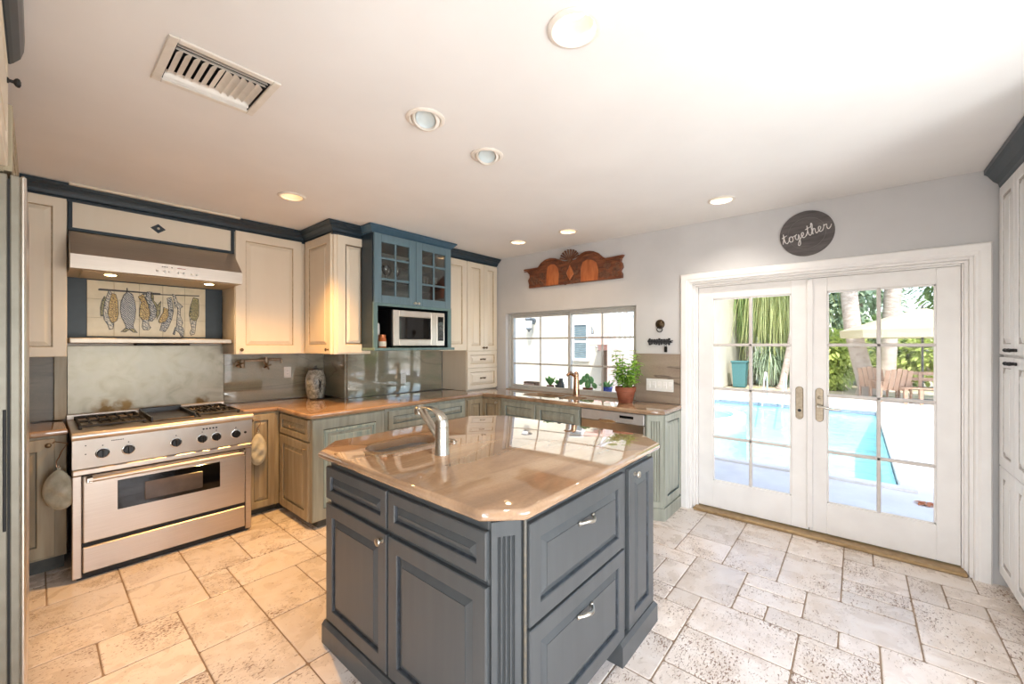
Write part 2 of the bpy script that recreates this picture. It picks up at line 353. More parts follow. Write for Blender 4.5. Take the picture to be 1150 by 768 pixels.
def sash(bm, plane, a0, a1, z0, z1, fw, t0, t1, cols=(), rows=(), mw=0.022, bev=0.004, mi=0, bot=None, top=None):
    """frame with muntins in a wall plane"""
    bot = bot or fw; top = top or fw
    def bb(p0, p1, q0, q1, s0=t0, s1=t1):
        if plane == 'x': box(bm, s0, s1, p0, p1, q0, q1, bev, mi)
        else: box(bm, p0, p1, s0, s1, q0, q1, bev, mi)
    bb(a0, a0 + fw, z0, z1); bb(a1 - fw, a1, z0, z1); bb(a0 + fw, a1 - fw, z0, z0 + bot); bb(a0 + fw, a1 - fw, z1 - top, z1)
    e = 0.25 * (t1 - t0)
    for c in cols: bb(c - mw / 2, c + mw / 2, z0 + bot, z1 - top, t0 + e, t1 - e)
    for r in rows: bb(a0 + fw, a1 - fw, r - mw / 2, r + mw / 2, t0 + e, t1 - e)

# kitchen window: two sashes, each two panes wide and three high
wm = texmat('window_frame_paint', [S(186, 184, 178), S(196, 194, 188)], 0.4, nscale=5)
bm = bmesh.new(); sash(bm, 'x', WO[0], WO[1], WO[2], WO[3], 0.022, 3.955, 4.03)
w1 = struct('window_1', bm, wm)
for a0, a1, c in ((1.707, 2.53, 2.098), (2.495, 3.402, 2.942)):
    off = 0.0 if a0 < 2 else 0.02
    bm = bmesh.new(); sash(bm, 'x', a0, a1, 0.962, 1.874, 0.034, 3.962 + off, 3.988 + off, (c,), (1.262, 1.578), 0.020)
    s_ = struct('sash', bm, wm, w1); struct('pane', bx(3.973 + off, 3.977 + off, a0 + .02, a1 - .02, 0.98, 1.86), M['glass'], s_)
struct('window_sill', bx(3.9, 3.957, 1.686, 3.423, 0.925, 0.944, 0.003), M['granite'])['kind'] = 'structure'
bm = bmesh.new(); sash(bm, 'y', 0.05, 2.25, 0.45, 2.35, 0.05, -1.50, -1.42, (0.6, 1.15, 1.7), (1.08, 1.71), 0.03)  # unseen south window, added to let the fill light in
w2 = struct('fill_window_south', bm, M['trim']); struct('pane', bx(0.08, 2.22, -1.462, -1.458, 0.48, 2.32), M['glass'], w2)
bm = bmesh.new(); sash(bm, 'x', -0.95, 0.25, 0.0, 2.4, 0.06, -0.90, -0.82, (-0.35,), (1.2,), 0.03)  # unseen west window, added for the second fill light
w3 = struct('fill_window_west', bm, M['trim']); struct('pane', bx(-0.862, -0.858, -0.92, 0.22, 0.03, 2.37), M['glass'], w3)

# french doors
def leaf(name, y0, y1, g0, g1, mid):
    bm = bmesh.new(); z0, z1 = 0.035, 2.022; gz0, gz1 = 0.275, 1.912; x0, x1 = 3.968, 4.012
    box(bm, x0, x1, y0, g0, z0, z1, .003); box(bm, x0, x1, g1, y1, z0, z1, .003); box(bm, x0, x1, g0, g1, z0, gz0, .003); box(bm, x0, x1, g0, g1, gz1, z1, .003)
    for a, b, c, d in ((g0, g0 + .012, gz0, gz1), (g1 - .012, g1, gz0, gz1), (g0, g1, gz0, gz0 + .012), (g0, g1, gz1 - .012, gz1)):   # glazing bead
        box(bm, x0 + .008, x0 + .018, a, b, c, d, .002)
    d = struct(name, bm, M['trim'])
    bm = bmesh.new(); box(bm, x0 + .006, x1 - .006, mid - .012, mid + .012, gz0, gz1, .004)
    for r in (0.668, 1.105, 1.497): box(bm, x0 + .006, x1 - .006, g0, g1, r - .012, r + .012, .004)
    struct('muntin', bm, texmat('muntin_paint', [S(206, 198, 190), S(216, 209, 202)], 0.4, nscale=5), d)
    struct('pane', bx(3.988, 3.992, g0, g1, gz0, gz1), M['glass'], d)
    return d
d1 = leaf('door_1', 0.292, 1.112, 0.405, 0.992, 0.695)
d2 = leaf('door_2', -0.525, 0.286, -0.412, 0.176, -0.122)
struct('astragal', bx(3.950, 3.968, 0.262, 0.302, 0.06, 2.012, .004), M['trim'], d2)
def plate(y, z, par, name):
    bm = bmesh.new(); prof = []
    for k in range(24):
        a = 2 * PI * k / 24; yy = 0.026 * math.cos(a); zz = 0.026 * math.sin(a) + (0.105 if math.sin(a) > 0 else -0.105); prof.append((yy, zz))
    prism(bm, prof, lambda a, b, d: (3.968 - d, y - a, z + b), 0, 0.009, bev=0.004)
    return struct(name, bm, M['brass'], par, True)
p1 = plate(0.350, 1.035, d1, 'lock_plate')
bm = bmesh.new(); lathe(bm, [(.012, 0), (.012, .004), (.009, .006)], (3.959, 0.350, 0.975), 14, 'x'); struct('keyhole', bm, M['dark'], p1)
p2 = plate(0.222, 1.030, d2, 'lock_plate')
bm = bmesh.new(); lathe(bm, [(.016, 0), (.013, .012), (.011, .045)], (3.959, 0.222, 1.022), 14, 'x')
tube(bm, [(3.915, 0.226, 1.022), (3.912, 0.19, 1.018), (3.914, 0.15, 1.010), (3.918, 0.115, 1.008), (3.918, 0.09, 1.013)], [.010, .010, .009, .008, .007], 10)
struct('lever_handle', bm, M['nickel'], p2, True)
bm = bmesh.new(); lathe(bm, [(.014, 0), (.014, .006), (.006, .008), (.006, .014)], (3.959, 0.222, 1.088), 14, 'x'); struct('thumb_turn', bm, M['brass'], p2, True)
# stepped jamb, casing and threshold
bm = bmesh.new()
for y0, y1 in ((1.112, 1.172), (-0.575, -0.525)):
    s = 1 if y0 > 0 else -1; a, b = (y0, y1)
    box(bm, 3.90, 4.09, (b - .022 if s > 0 else a), (b if s > 0 else a + .022), 0, 2.072, .002)
    box(bm, 3.935, 4.06, (b - .042 if s > 0 else a + .022), (b - .022 if s > 0 else a + .040), 0, 2.05, .002)
    box(bm, 3.962, 4.03, (a + .002 if s > 0 else a + .038), (b - .040 if s > 0 else b - .002), 0, 2.035, .002)
box(bm, 3.90, 4.09, -0.553, 1.150, 2.052, 2.072, .002); box(bm, 3.935, 4.06, -0.535, 1.13, 2.036, 2.052, .002); box(bm, 3.962, 4.03, -0.525, 1.112, 2.024, 2.036, .001)
struct('trim_1', bm, M['trim'])
bm = bmesh.new()
def casing_prof(s): return [(0, 0), (.018, 0), (.024, .006), (.024, .018), (.030, .030), (.030, .070), (.022, .078), (.0, .080)]
iy0, iy1, iz = -0.570, 1.168, 2.068
def cas(path_pts):
    loops = []
    for (y, z, ny, nz) in path_pts: loops.append([(3.9 - h, y + ny * w, z + nz * w) for h, w in casing_prof(1)])
    rings(bm, loops)
cas([(iy1, 0, 1, 0), (iy1, iz, 1, 1), (iy0, iz, -1, 1), (iy0, 0, -1, 0)])
struct('trim_2', bm, M['trim'])
struct('trim_3', bx(3.872, 4.10, -0.545, 1.135, 0.0, 0.026, .006), texmat('bronze_threshold', [S(150, 122, 84), S(176, 148, 108)], 0.4, 0.5, nscale=5))
struct('baseboard_east', bx(3.885, 3.9, 1.172 + .078, 1.262 - .004, 0, 0.10, .003), M['trim'])
struct('baseboard_south', bx(-0.75, 2.55, -1.35, -1.334, 0, 0.11, .003), M['trim'])

# crown mouldings: profile (out, z) swept along a path with mitred corners
def crown(name, path, prof, m=None, kind=True):
    """path of (x, y, nx, ny) with the outward mitre direction"""
    bm = bmesh.new(); rings(bm, [[(x + nx * o, y + ny * o, z) for o, z in prof] for x, y, nx, ny in path])
    return struct(name, bm, m or M['navy'])
CP = [(-.02, 2.496), (.012, 2.496), (.014, 2.500), (.014, 2.510), (.006, 2.513), (.006, 2.517), (.022, 2.520), (.026, 2.527), (.032, 2.541), (.044, 2.554), (.056, 2.561), (.060, 2.566), (.060, 2.571), (.068, 2.574), (.076, 2.582), (.082, 2.586), (.082, 2.600), (-.02, 2.602)]
crown('trim_4', [(-0.74, 4.172, 0, -1), (1.735, 4.172, -1, -1), (1.735, 3.582, -1, -1), (2.0, 3.582, 0, -1)], CP)
CPB = [(-.02, 2.535), (.006, 2.535), (.010, 2.545), (.020, 2.552), (.034, 2.568), (.048, 2.584), (.054, 2.586), (.054, 2.600), (-.02, 2.602)]
crown('trim_5', [(2.002, 3.60, -1, 0), (2.002, 3.385, -1, -1), (2.935, 3.385, 1, -1), (2.935, 3.60, 1, 0)], CPB, texmat('mid_blue_paint', [S(58, 86, 104), S(66, 94, 112)], .36, nscale=5))
crown('trim_6', [(2.94, 3.582, 0, -1), (3.893, 3.582, 0, -1)], CP)
CPP = [(-.02, 2.470), (.008, 2.470), (.016, 2.482), (.020, 2.500), (.040, 2.520), (.064, 2.560), (.078, 2.572), (.078, 2.600), (-.02, 2.602)]
crown('trim_7', [(3.885, -0.69, 0, 1), (2.56, -0.69, 0, 1)], CPP)
crown('trim_8', [(-0.064, 2.30, 1, 0), (-0.064, 0.70, 1, 0)], [(-.02, 2.50), (.004, 2.50), (.012, 2.508), (.028, 2.53), (.036, 2.56), (.038, 2.60), (-.02, 2.602)])
# pale filler strip above the hood crown
struct('trim_9', bx(0.145, 1.150, 4.06, 4.14, 2.588, 2.604, .002), M['cream'])

# ------------------------------------------------------------------ cabinet kit (local: x to the right, y into the cabinet, z up)
def panel_front(bm, x0, x1, z0, z1, t=.020, fw=.055, raise_=True, y=0.0):
    """frame and raised panel door: rings of rectangles"""
    def R(i, yy): return [(x0 + i, yy, z0 + i), (x1 - i, yy, z0 + i), (x1 - i, yy, z1 - i), (x0 + i, yy, z1 - i)]
    w = min(x1 - x0, z1 - z0); fw = min(fw, w * 0.27); k = min(1.0, w / 0.20)
    L = [R(0, y), R(0, y - t + .003), R(.003, y - t), (R(fw, y - t)), R(fw + .003, y - t + .004), R(fw + .006, y - t + .0135), R(fw + .0095, y - t + .0135), R(fw + .034 * k + .004, y - t + .0025), R(fw + .0345 * k + .004, y - t)]
    mis = [0, 0, 0, 0, 1, 1, 0, 0, 0]
    rings(bm, L, True, True, mis=mis)
def knob_mesh(x, z, y=-.02, r=.015):
    bm = bmesh.new(); lathe(bm, [(r * .62, 0), (r * .62, .003), (r * .36, .006), (r * .36, .014), (r * .8, .018), (r, .023), (r * .9, .028), (r * .4, .031)], (x, y, z), 16, 'y'); return bm
def pull_mesh(x, z, y=-.02, w=.10):
    bm = bmesh.new()
    pts = [(x - w / 2 + w * k / 8, y - .006 - .024 * math.sin(PI * k / 8) ** 0.7, z + .004 * math.sin(2 * PI * k / 8)) for k in range(9)]
    tube(bm, pts, [.007, .006, .007, .008, .008, .008, .007, .006, .007], 8)
    for s in (-1, 1): box(bm, x + s * w / 2 - .009, x + s * w / 2 + .009, y - .010, y, z - .009, z + .009, .003)
    return bm
def cabinet(name, label, cat, loc, rot, W, D, z0, z1, fronts, m, g, toe=0.0, hw=None, group=None, body=None, fw=.055):
    t = thing(name, label, cat, loc, rot, group)
    O('carcass', bx(0, W, 0, D, z0 + toe, z1, .002), body or M[m], t)
    if toe: O('toe_kick', bx(.01, W - .01, .055, D, z0, z0 + toe), M['toe'], t)
    hw = hw or M['nickel']
    for f in fronts:
        kind, x0, x1, a, b = f[:5]; bm = bmesh.new(); panel_front(bm, x0, x1, a, b, fw=f[6] if len(f) > 6 else fw)
        mm = [M[m], M[g]]
        p = O(kind, bm, mm, t)
        if len(f) > 5 and f[5]:
            hk, hx, hz = f[5][:3]
            O('knob' if hk == 'knob' else 'handle', knob_mesh(hx, hz) if hk == 'knob' else pull_mesh(hx, hz, w=f[5][3] if len(f[5]) > 3 else .10), hw, p, True)
    return t
NX = -PI / 2      # cabinet facing -x
# ------------------------------------------------------------------ upper cabinets
UF = 4.172
cabinet('wall_cabinet', 'cream wall cabinet left of the range hood, half hidden by the refrigerator', 'cabinet', (-0.735, UF, 0), 0, 0.875, 0.375, 1.417, 2.51,
        [('door', .44, .872, 1.42, 2.505, ('knob', .47, 1.46)), ('door', .004, .436, 1.42, 2.505)], 'cream', 'creamg', hw=M['bronze'], fw=.062)
cabinet('wall_cabinet', 'cream single-door wall cabinet right of the range hood above the pot filler', 'cabinet', (1.132, UF, 0), 0, 0.60, 0.375, 1.413, 2.51,
        [('door', .004, .560, 1.416, 2.505, ('knob', .045, 1.455))], 'cream', 'creamg', hw=M['bronze'], fw=.075)
t = cabinet('wall_cabinet', 'narrow cream corner wall cabinet above the stoneware jar', 'cabinet', (1.735, UF - .002, 0), NX, 0.588, 0.364, 1.413, 2.51,
        [('door', .035, .565, 1.416, 2.505, ('knob', .525, 1.455))], 'cream', 'creamg', hw=M['bronze'], fw=.075)
bm = bmesh.new(); panel_front(bm, .03, .345, 1.425, 2.50, t=.012, fw=.075)
p = O('side_panel', bm, [M['cream'], M['creamg']], t); p.rotation_euler = (0, 0, PI / 2); p.location = (.588, 0, 0)

# hood cover with diamond
t = thing('hood_cover', 'cream panel framed in navy above the range hood, dark diamond in its centre', 'hood cover', (0.143, UF, 0))
O('backing', bx(0, .985, .012, .37, 2.295, 2.51), M['navy'], t)
bm = bmesh.new()
for a in ((0, .985, 2.497, 2.512), (0, .985, 2.296, 2.318), (0, .022, 2.318, 2.497), (.962, .985, 2.318, 2.497)): box(bm, a[0], a[1], -.012, .012, a[2], a[3], .002)
O('frame', bm, M['navy'], t)
O('panel', bx(.022, .962, -.002, .012, 2.318, 2.497, .001), M['cream'], t)
bm = bmesh.new(); prism(bm, [(-.046, 0), (0, -.036), (.046, 0), (0, .036)], lambda a, b, d: (.478 + a, -.002 - d, 2.408 + b), 0, .008, bev=.003); dm = O('diamond', bm, M['navy'], t)
bm = bmesh.new(); lathe(bm, [(.009, 0), (.009, .004), (.005, .007)], (.478, -.010, 2.408), 14, 'y'); O('stud', bm, M['nickel'], dm, True)

# range hood
t = thing('range_hood', 'brushed steel range hood with slanted front above the fowl tile mural', 'range hood', (0.146, 3.93, 0))
bm = bmesh.new(); W = .978
sec = [(0.60, 2.008), (0.0, 2.008), (0.0, 2.102), (.012, 2.108), (.225, 2.292), (.60, 2.292)]
rings(bm, [[(x, y, z) for y, z in sec] for x in (0, W)], True, True)
# hollow underside: inset and push up
for f in list(bm.faces):
    if f.normal.z < -0.9 or all(abs(v.co.z - 2.008) < 1e-5 for v in f.verts):
        f.material_index = 1
        break
filt = texmat('hood_filter', [S(176, 158, 130), S(196, 180, 152)], .5, .3, nscale=20)
O('canopy', bm, [M['steel'], filt], t)
O('filter', bx(.06, W - .06, .07, .50, 2.003, 2.0085, .002), filt, t)
for x in (.20, .78):
    bm = bmesh.new(); lathe(bm, [(.045, 0), (.045, -.008), (.036, -.010)], (x, .14, 2.0075), 20, 'z'); l_ = O('hood_lamp', bm, M['nickel'], t, True)
    bm = bmesh.new(); lathe(bm, [(.034, 0), (.026, -.006)], (x, .14, 1.9985), 20, 'z'); O('bulb', bm, emit('halogen_bulb', S(255, 214, 150), 14.0), l_, True)
    lamp('hood_spot', 'SPOT', (x, .14, 1.988), 6, (1.0, 0.66, 0.34), target=None, parent=t, spot_size=math.radians(130), spot_blend=.8, shadow_soft_size=.03)
for k, x in enumerate((.435, .475, .505, .56, .59, .64, .67)):
    bm = bmesh.new(); lathe(bm, [(.008, 0), (.007, .010), (.003, .012)], (x, 0, 2.045), 12, 'y'); O('button', bm, M['rubber'], t, True)
for x in (.46, .473, .486, .515): O('indicator', bx(x, x + .008, -.0015, 0, 2.076, 2.082), M['dark'], t)
bm = bmesh.new(); box(bm, .55, .60, -.0015, 0, 2.077, 2.081); O('lettering', bm, principled('red_print', S(160, 50, 40), .5), t)['label'] = 'small red lettering'

# painted niche board, tile mural, steel shelf, steel splash panel
struct('trim_10', bx(0.143, 1.125, 4.505, 4.55, 1.55, 2.29), texmat('darkened_navy_board', [S(24, 38, 46), S(30, 44, 52)], .4, nscale=4))  # same navy paint, its colour darkened to offset the hood lamps
t = thing('tile_mural', 'cream tile mural of hanging fish and game birds under the range hood', 'tile mural', (0.253, 4.504, 0))
tilem = texmat('mural_tile', [S(214, 202, 170), S(226, 214, 184)], .3, nscale=4)
bm = bmesh.new(); box(bm, 0, .742, -.008, 0, 1.565, 2.0, mi=1)
for i in range(5):
    for k in range(3):
        box(bm, i * .1484 + .001, (i + 1) * .1484 - .001, -.012, -.008, 1.565 + k * .145 + .001, 1.565 + (k + 1) * .145 - .001, .0012)
O('tiles', bm, [tilem, texmat('mural_grout', [S(160, 146, 116), S(176, 162, 130)], .8)], t)
def drawn(nm, a, b_, c, sc, dist=3.0, strength=1.0):
    """pen-and-wash feather or scale pattern: wave bands between three inks"""
    m = principled(nm, a, .35); nt = m.node_tree; L = nt.links.new; tc = nt.nodes.new('ShaderNodeTexCoord'); w = nt.nodes.new('ShaderNodeTexWave')
    w.wave_type = 'BANDS'; w.bands_direction = 'DIAGONAL'; w.inputs['Scale'].default_value = sc; w.inputs['Distortion'].default_value = dist; w.inputs['Detail'].default_value = 3; w.inputs['Detail Scale'].default_value = 2
    cr = nt.nodes.new('ShaderNodeValToRGB'); el = cr.color_ramp.elements; el.new(.5)
    for i, (p, c_) in enumerate(((.15, a), (.5, b_), (.85, c))): el[i].position = p; el[i].color = c_
    L(tc.outputs['Object'], w.inputs['Vector']); L(w.outputs['Fac'], cr.inputs[0]); L(cr.outputs[0], nt.nodes['Principled BSDF'].inputs['Base Color']); return m
mc = {'g': drawn('mural_grey', S(66, 72, 80), S(140, 142, 140), S(196, 192, 180), 30, 9), 'y': drawn('mural_ochre', S(96, 74, 30), S(184, 146, 54), S(214, 184, 104), 34, 10),
      'b': drawn('mural_blue_scales', S(44, 54, 70), S(120, 126, 132), S(206, 204, 196), 40, 3.0), 'w': drawn('mural_pale', S(110, 112, 112), S(188, 184, 170), S(214, 206, 186), 26, 9),
      'k': principled('mural_line', S(48, 44, 40), .4), 'o': drawn('mural_olive', S(66, 66, 36), S(140, 128, 66), S(176, 164, 104), 36, 9)}
def blob(name, m, pts, d=.004):
    """flat painted figure part from an outline read off the mural (x, z on the wall)"""
    P = [onp(u, v, 1, 4.49) for u, v in pts]; poly = [(p.x - .253, p.z) for p in P]
    area = sum(poly[i - 1][0] * poly[i][1] - poly[i][0] * poly[i - 1][1] for i in range(len(poly)))
    if area < 0: poly = poly[::-1]
    bm = bmesh.new(); prism(bm, poly, lambda a, b, dd: (a, -.012 - dd, b), 0, d, bev=.0015); o = O(name, bm, mc[m], t)
    if m != 'k':
        bm = bmesh.new(); prism(bm, offset_poly(poly, -.0035), lambda a, b, dd: (a, -.012 - dd, b), 0, d - .0018); O('outline', bm, mc['k'], o)
    return o
def zz(x, y, ox=60, oy=300): return (ox + x / 7.683, oy + y / 7.683)
blob('rail', 'k', [zz(385, 188), zz(400, 183), zz(925, 225), zz(925, 234), zz(390, 199)])
blob('rail', 'k', [zz(0, 226, 160), zz(490, 245, 160), zz(490, 253, 160), zz(0, 235, 160)])
blob('game_bird', 'y', [zz(500, 225), zz(535, 235), zz(552, 290), zz(560, 400), zz(545, 460), zz(515, 478), zz(480, 455), zz(462, 380), zz(475, 290)])
blob('game_bird', 'w', [zz(480, 200), zz(500, 225), zz(480, 300), zz(465, 400), zz(490, 470), zz(518, 490), zz(510, 530), zz(485, 535), zz(470, 495), zz(440, 450), zz(432, 390), zz(445, 300)], .006)
blob('wing', 'o', [zz(440, 255), zz(455, 270), zz(440, 340), zz(428, 420), zz(410, 420), zz(408, 350), zz(420, 290)])
blob('fish', 'b', [zz(640, 215), zz(680, 235), zz(700, 300), zz(708, 370), zz(700, 440), zz(685, 500), zz(690, 530), zz(630, 530), zz(625, 500), zz(590, 430), zz(578, 370), zz(585, 300), zz(610, 240)], .007)
blob('fish_tail', 'o', [zz(630, 520), zz(685, 520), zz(718, 562), zz(690, 560), zz(655, 535), zz(620, 558), zz(588, 555)], .005)
blob('hook', 'k', [zz(630, 180), zz(640, 180), zz(644, 220), zz(634, 222)], .006)
blob('duck', 'y', [zz(735, 255), zz(775, 235), zz(800, 290), zz(832, 360), zz(836, 430), zz(815, 455), zz(770, 455), zz(742, 420), zz(745, 360), zz(760, 300)])
blob('duck', 'g', [zz(810, 215), zz(835, 215), zz(838, 270), zz(868, 320), zz(888, 370), zz(880, 430), zz(850, 465), zz(822, 462), zz(838, 400), zz(820, 320), zz(796, 270)], .007)
blob('duck_head', 'w', [zz(775, 455), zz(815, 455), zz(822, 500), zz(838, 520), zz(820, 540), zz(780, 538), zz(768, 515)], .005)
blob('duck_wing', 'o', [zz(850, 220), zz(862, 250), zz(862, 290), zz(900, 330), zz(925, 300), zz(918, 400), zz(895, 440), zz(885, 370), zz(860, 310), zz(845, 260)])
blob('partridge', 'g', [zz(215, 270, 160), zz(245, 262, 160), zz(258, 310, 160), zz(266, 380, 160), zz(250, 450, 160), zz(225, 510, 160), zz(195, 555, 160), zz(152, 545, 160), zz(170, 480, 160), zz(205, 440, 160), zz(230, 370, 160)])
blob('partridge_breast', 'y', [zz(185, 350, 160), zz(220, 365, 160), zz(222, 420, 160), zz(195, 470, 160), zz(150, 480, 160), zz(140, 470, 160), zz(160, 420, 160), zz(180, 390, 160)], .006)
blob('hare', 'w', [zz(262, 235, 160), zz(280, 240, 160), zz(300, 300, 160), zz(345, 340, 160), zz(325, 355, 160), zz(325, 420, 160), zz(345, 480, 160), zz(330, 520, 160), zz(295, 520, 160), zz(300, 450, 160), zz(308, 370, 160), zz(290, 320, 160), zz(280, 350, 160)], .006)
blob('hare_head', 'g', [zz(310, 510, 160), zz(345, 520, 160), zz(355, 550, 160), zz(350, 600, 160), zz(335, 600, 160), zz(318, 565, 160), zz(285, 540, 160), zz(275, 580, 160), zz(265, 575, 160), zz(285, 520, 160)], .005)
blob('pheasant', 'o', [zz(440, 265, 160), zz(480, 275, 160), zz(485, 340, 160), zz(482, 420, 160), zz(460, 465, 160), zz(425, 460, 160), zz(405, 410, 160), zz(415, 340, 160)], .005)
blob('pheasant_neck', 'w', [zz(405, 420, 160), zz(430, 460, 160), zz(462, 462, 160), zz(455, 530, 160), zz(448, 575, 160), zz(420, 585, 160), zz(412, 565, 160), zz(428, 530, 160), zz(415, 470, 160)], .004)
t = thing('warming_shelf', 'polished steel warming shelf below the tile mural', 'shelf', (0.150, 4.20, 0))
O('shelf_board', bx(0, .972, 0, .30, 1.509, 1.549, .006), texmat('shelf_steel', [S(158, 146, 132), S(170, 158, 144)], .4, 1.0, nscale=4), t)
O('vent_slot', bx(.365, .70, .12, .28, 1.494, 1.509, .002), M['dark'], t)
splashsteel = texmat('worn_steel_plate', [S(108, 100, 86), S(132, 124, 110), S(144, 137, 124)], .38, 1.0, scale=(3, 3, 3), nscale=2.2, detail=6, distort=1.5, rvar=.12)
def stains(m, spots):
    nt = m.node_tree; b = nt.nodes['Principled BSDF']; L = nt.links.new; src = b.inputs['Base Color'].links[0].from_socket; tc = nt.nodes.new('ShaderNodeTexCoord')
    no = nt.nodes.new('ShaderNodeTexNoise'); no.inputs['Scale'].default_value = 22; no.inputs['Detail'].default_value = 4; L(tc.outputs['Object'], no.inputs['Vector'])
    for c, r in spots:
        d = nt.nodes.new('ShaderNodeVectorMath'); d.operation = 'DISTANCE'; d.inputs[1].default_value = c; mp = nt.nodes.new('ShaderNodeMapping'); mp.inputs['Scale'].default_value = (1, 1, 1)
        L(tc.outputs['Object'], d.inputs[0]); mr = nt.nodes.new('ShaderNodeMapRange'); mr.inputs['From Min'].default_value = r; mr.inputs['From Max'].default_value = 0; L(d.outputs['Value'], mr.inputs[0])
        mu = nt.nodes.new('ShaderNodeMath'); mu.operation = 'MULTIPLY'; L(mr.outputs[0], mu.inputs[0]); L(no.outputs['Fac'], mu.inputs[1])
        m2 = nt.nodes.new('ShaderNodeMapRange'); m2.inputs['From Min'].default_value = .18; m2.inputs['From Max'].default_value = .42; L(mu.outputs[0], m2.inputs[0])
        mx = nt.nodes.new('ShaderNodeMix'); mx.data_type = 'RGBA'; mx.inputs['B'].default_value = S(96, 74, 46); L(m2.outputs[0], mx.inputs['Factor']); L(src, mx.inputs['A']); src = mx.outputs['Result']
    L(src, b.inputs['Base Color'])
stains(splashsteel, [((.36, 4.515, .98), .16), ((.46, 4.515, 1.0), .12), ((.97, 4.515, .99), .10)])
tag(O('steel_backsplash', bx(0.152, 1.140, 4.515, 4.549, 0.90, 1.492, .002), splashsteel), 'smooth stainless steel splash plate behind the range', 'backsplash')

# stone backsplashes
tag(O('stone_backsplash', bx(1.144, 2.080, 4.53, 4.549, 0.942, 1.411, .001), M['splash']), 'grey stone backsplash slab behind the brass pot filler', 'backsplash')
tag(O('stone_backsplash', bx(2.080, 2.099, 4.052, 4.528, 0.942, 1.411, .001), M['splash']), 'short shadowed stone backsplash beside the jar on the wall return', 'backsplash')
tag(O('stone_backsplash', bx(2.0995, 3.352, 4.030, 4.049, 0.942, 1.452, .001), M['splash']), 'greenish stone backsplash slab under the microwave cabinet', 'backsplash')
tag(O('stone_backsplash', bx(-0.745, 0.085, 4.53, 4.549, 0.942, 1.415, .001), M['splash3']), 'brown stone backsplash slab left of the range', 'backsplash')
tag(O('stone_backsplash', bx(3.880, 3.899, 1.252, 1.683, 0.942, 1.412, .001), M['splash2']), 'dark veined brown stone backsplash between window and french doors', 'backsplash')
struct('trim_11', bx(0.086, 0.150, 4.50, 4.549, 0.942, 1.415, .002), M['wash'])

# blue display cabinet with microwave niche
BW = .936; BY = 3.385
t = thing('display_cabinet', 'teal blue wall cabinet with two glass doors and an open microwave niche', 'cabinet', (2.0, BY, 0))
bm = bmesh.new(); box(bm, 0, .022, 0, .64, 1.452, 2.54, .002); box(bm, BW - .022, BW, 0, .64, 1.452, 2.54, .002); box(bm, .022, BW - .022, 0, .64, 2.515, 2.54)
box(bm, .022, BW - .022, .625, .64, 1.47, 2.515); box(bm, .022, BW - .022, .0, .62, 1.868, 1.895)
O('carcass', bm, M['navy'], t)
bm = bmesh.new(); box(bm, 0, .045, -.018, 0, 1.46, 1.895, .002); box(bm, BW - .045, BW, -.018, 0, 1.46, 1.895, .002); box(bm, .045, BW - .045, -.018, 0, 1.862, 1.895, .002)
greenp = texmat('blue_green_paint', [S(92, 120, 122), S(108, 134, 132)], .4, scale=(12, 12, 1.5), nscale=3)
O('niche_frame', bm, greenp, t)
O('niche_shelf', bx(-.004, BW + .03, -.040, .62, 1.444, 1.470, .004), greenp, t)
bm = bmesh.new(); box(bm, .024, BW - .024, .02, .62, 2.095, 2.107); box(bm, .024, BW - .024, .02, .62, 2.315, 2.327)
O('lining', bx(.023, BW - .023, .615, .624, 1.90, 2.514), texmat('grey_beige_lining', [S(214, 209, 199), S(222, 217, 208)], .6, nscale=4), t)
O('glass_shelf', bm, M['cglass'], t)
for x0, x1, kx in ((.008, .466, .447), (.470, .928, .489)):
    bm = bmesh.new(); sash(bm, 'y', x0, x1, 1.888, 2.532, .075, -.022, 0, ((x0 + x1) / 2,), (2.115, 2.31), .020, .003)
    d = O('door', bm, M['blue'], t); O('door_pane', bx(x0 + .07, x1 - .07, -.009, -.006, 1.955, 2.465), M['cglass'], d)
    O('knob', knob_mesh(kx, 1.912, -.022, .014), M['nickel'], d, True)
# glassware in the display cabinet
def goblet(r, h): return [(r * .75, 0), (r * .72, .004), (.006, .012), (.005, h * .45), (r * .55, h * .55), (r * .95, h * .72), (r, h * .86), (r * .9, h), (r * .86, h), (r * .93, h * .86), (r * .88, h * .73), (r * .4, h * .57)]
def tumbler(r, h): return [(r * .8, 0), (r * .85, h * .3), (r, h), (r - .003, h), (r * .8, h * .3), (r * .7, .01)]
def glassware(nm, prof, pts, label, group, seg=14):
    src = None
    for (x, y, z) in pts:
        if src is None:
            bm = bmesh.new(); lathe(bm, prof, (0, 0, 0), seg); src = O(nm, bm, M['tumbler'], None, True); o = src
        else: o = src.copy(); C.objects.link(o)
        o.location = (x, y, z); tag(o, label, 'glass', group)
glassware('wine_glass', goblet(.036, .165), [(2.085 + .068 * k, BY + .14 + .06 * (k % 2), 2.108) for k in range(5)], 'stemmed wine glass in the middle of the left glass door', 'wine glasses behind the left glass door')
glassware('tumbler', tumbler(.034, .12), [(2.53 + .075 * k, BY + .13 + .05 * (k % 2), 2.108) for k in range(5)], 'straight tumbler on the middle shelf behind the right glass door', 'tumblers behind the right glass door')
glassware('stacked_bowl', [(.03, 0), (.05, .02), (.068, .05), (.065, .05), (.048, .024), (.02, .008)], [(2.56, BY + .18, 2.328), (2.70, BY + .2, 2.328)], 'cut glass bowl on the top shelf behind the right glass door', 'glass bowls on the top shelf')
glassware('carafe', [(.035, 0), (.04, .05), (.034, .10), (.016, .14), (.014, .19), (.02, .2), (.016, .2), (.011, .185), (.012, .14), (.03, .1), (.035, .05), (.03, .006)], [(2.845, BY + .16, 2.328)], 'slim glass carafe on the top shelf behind the right glass door', None)
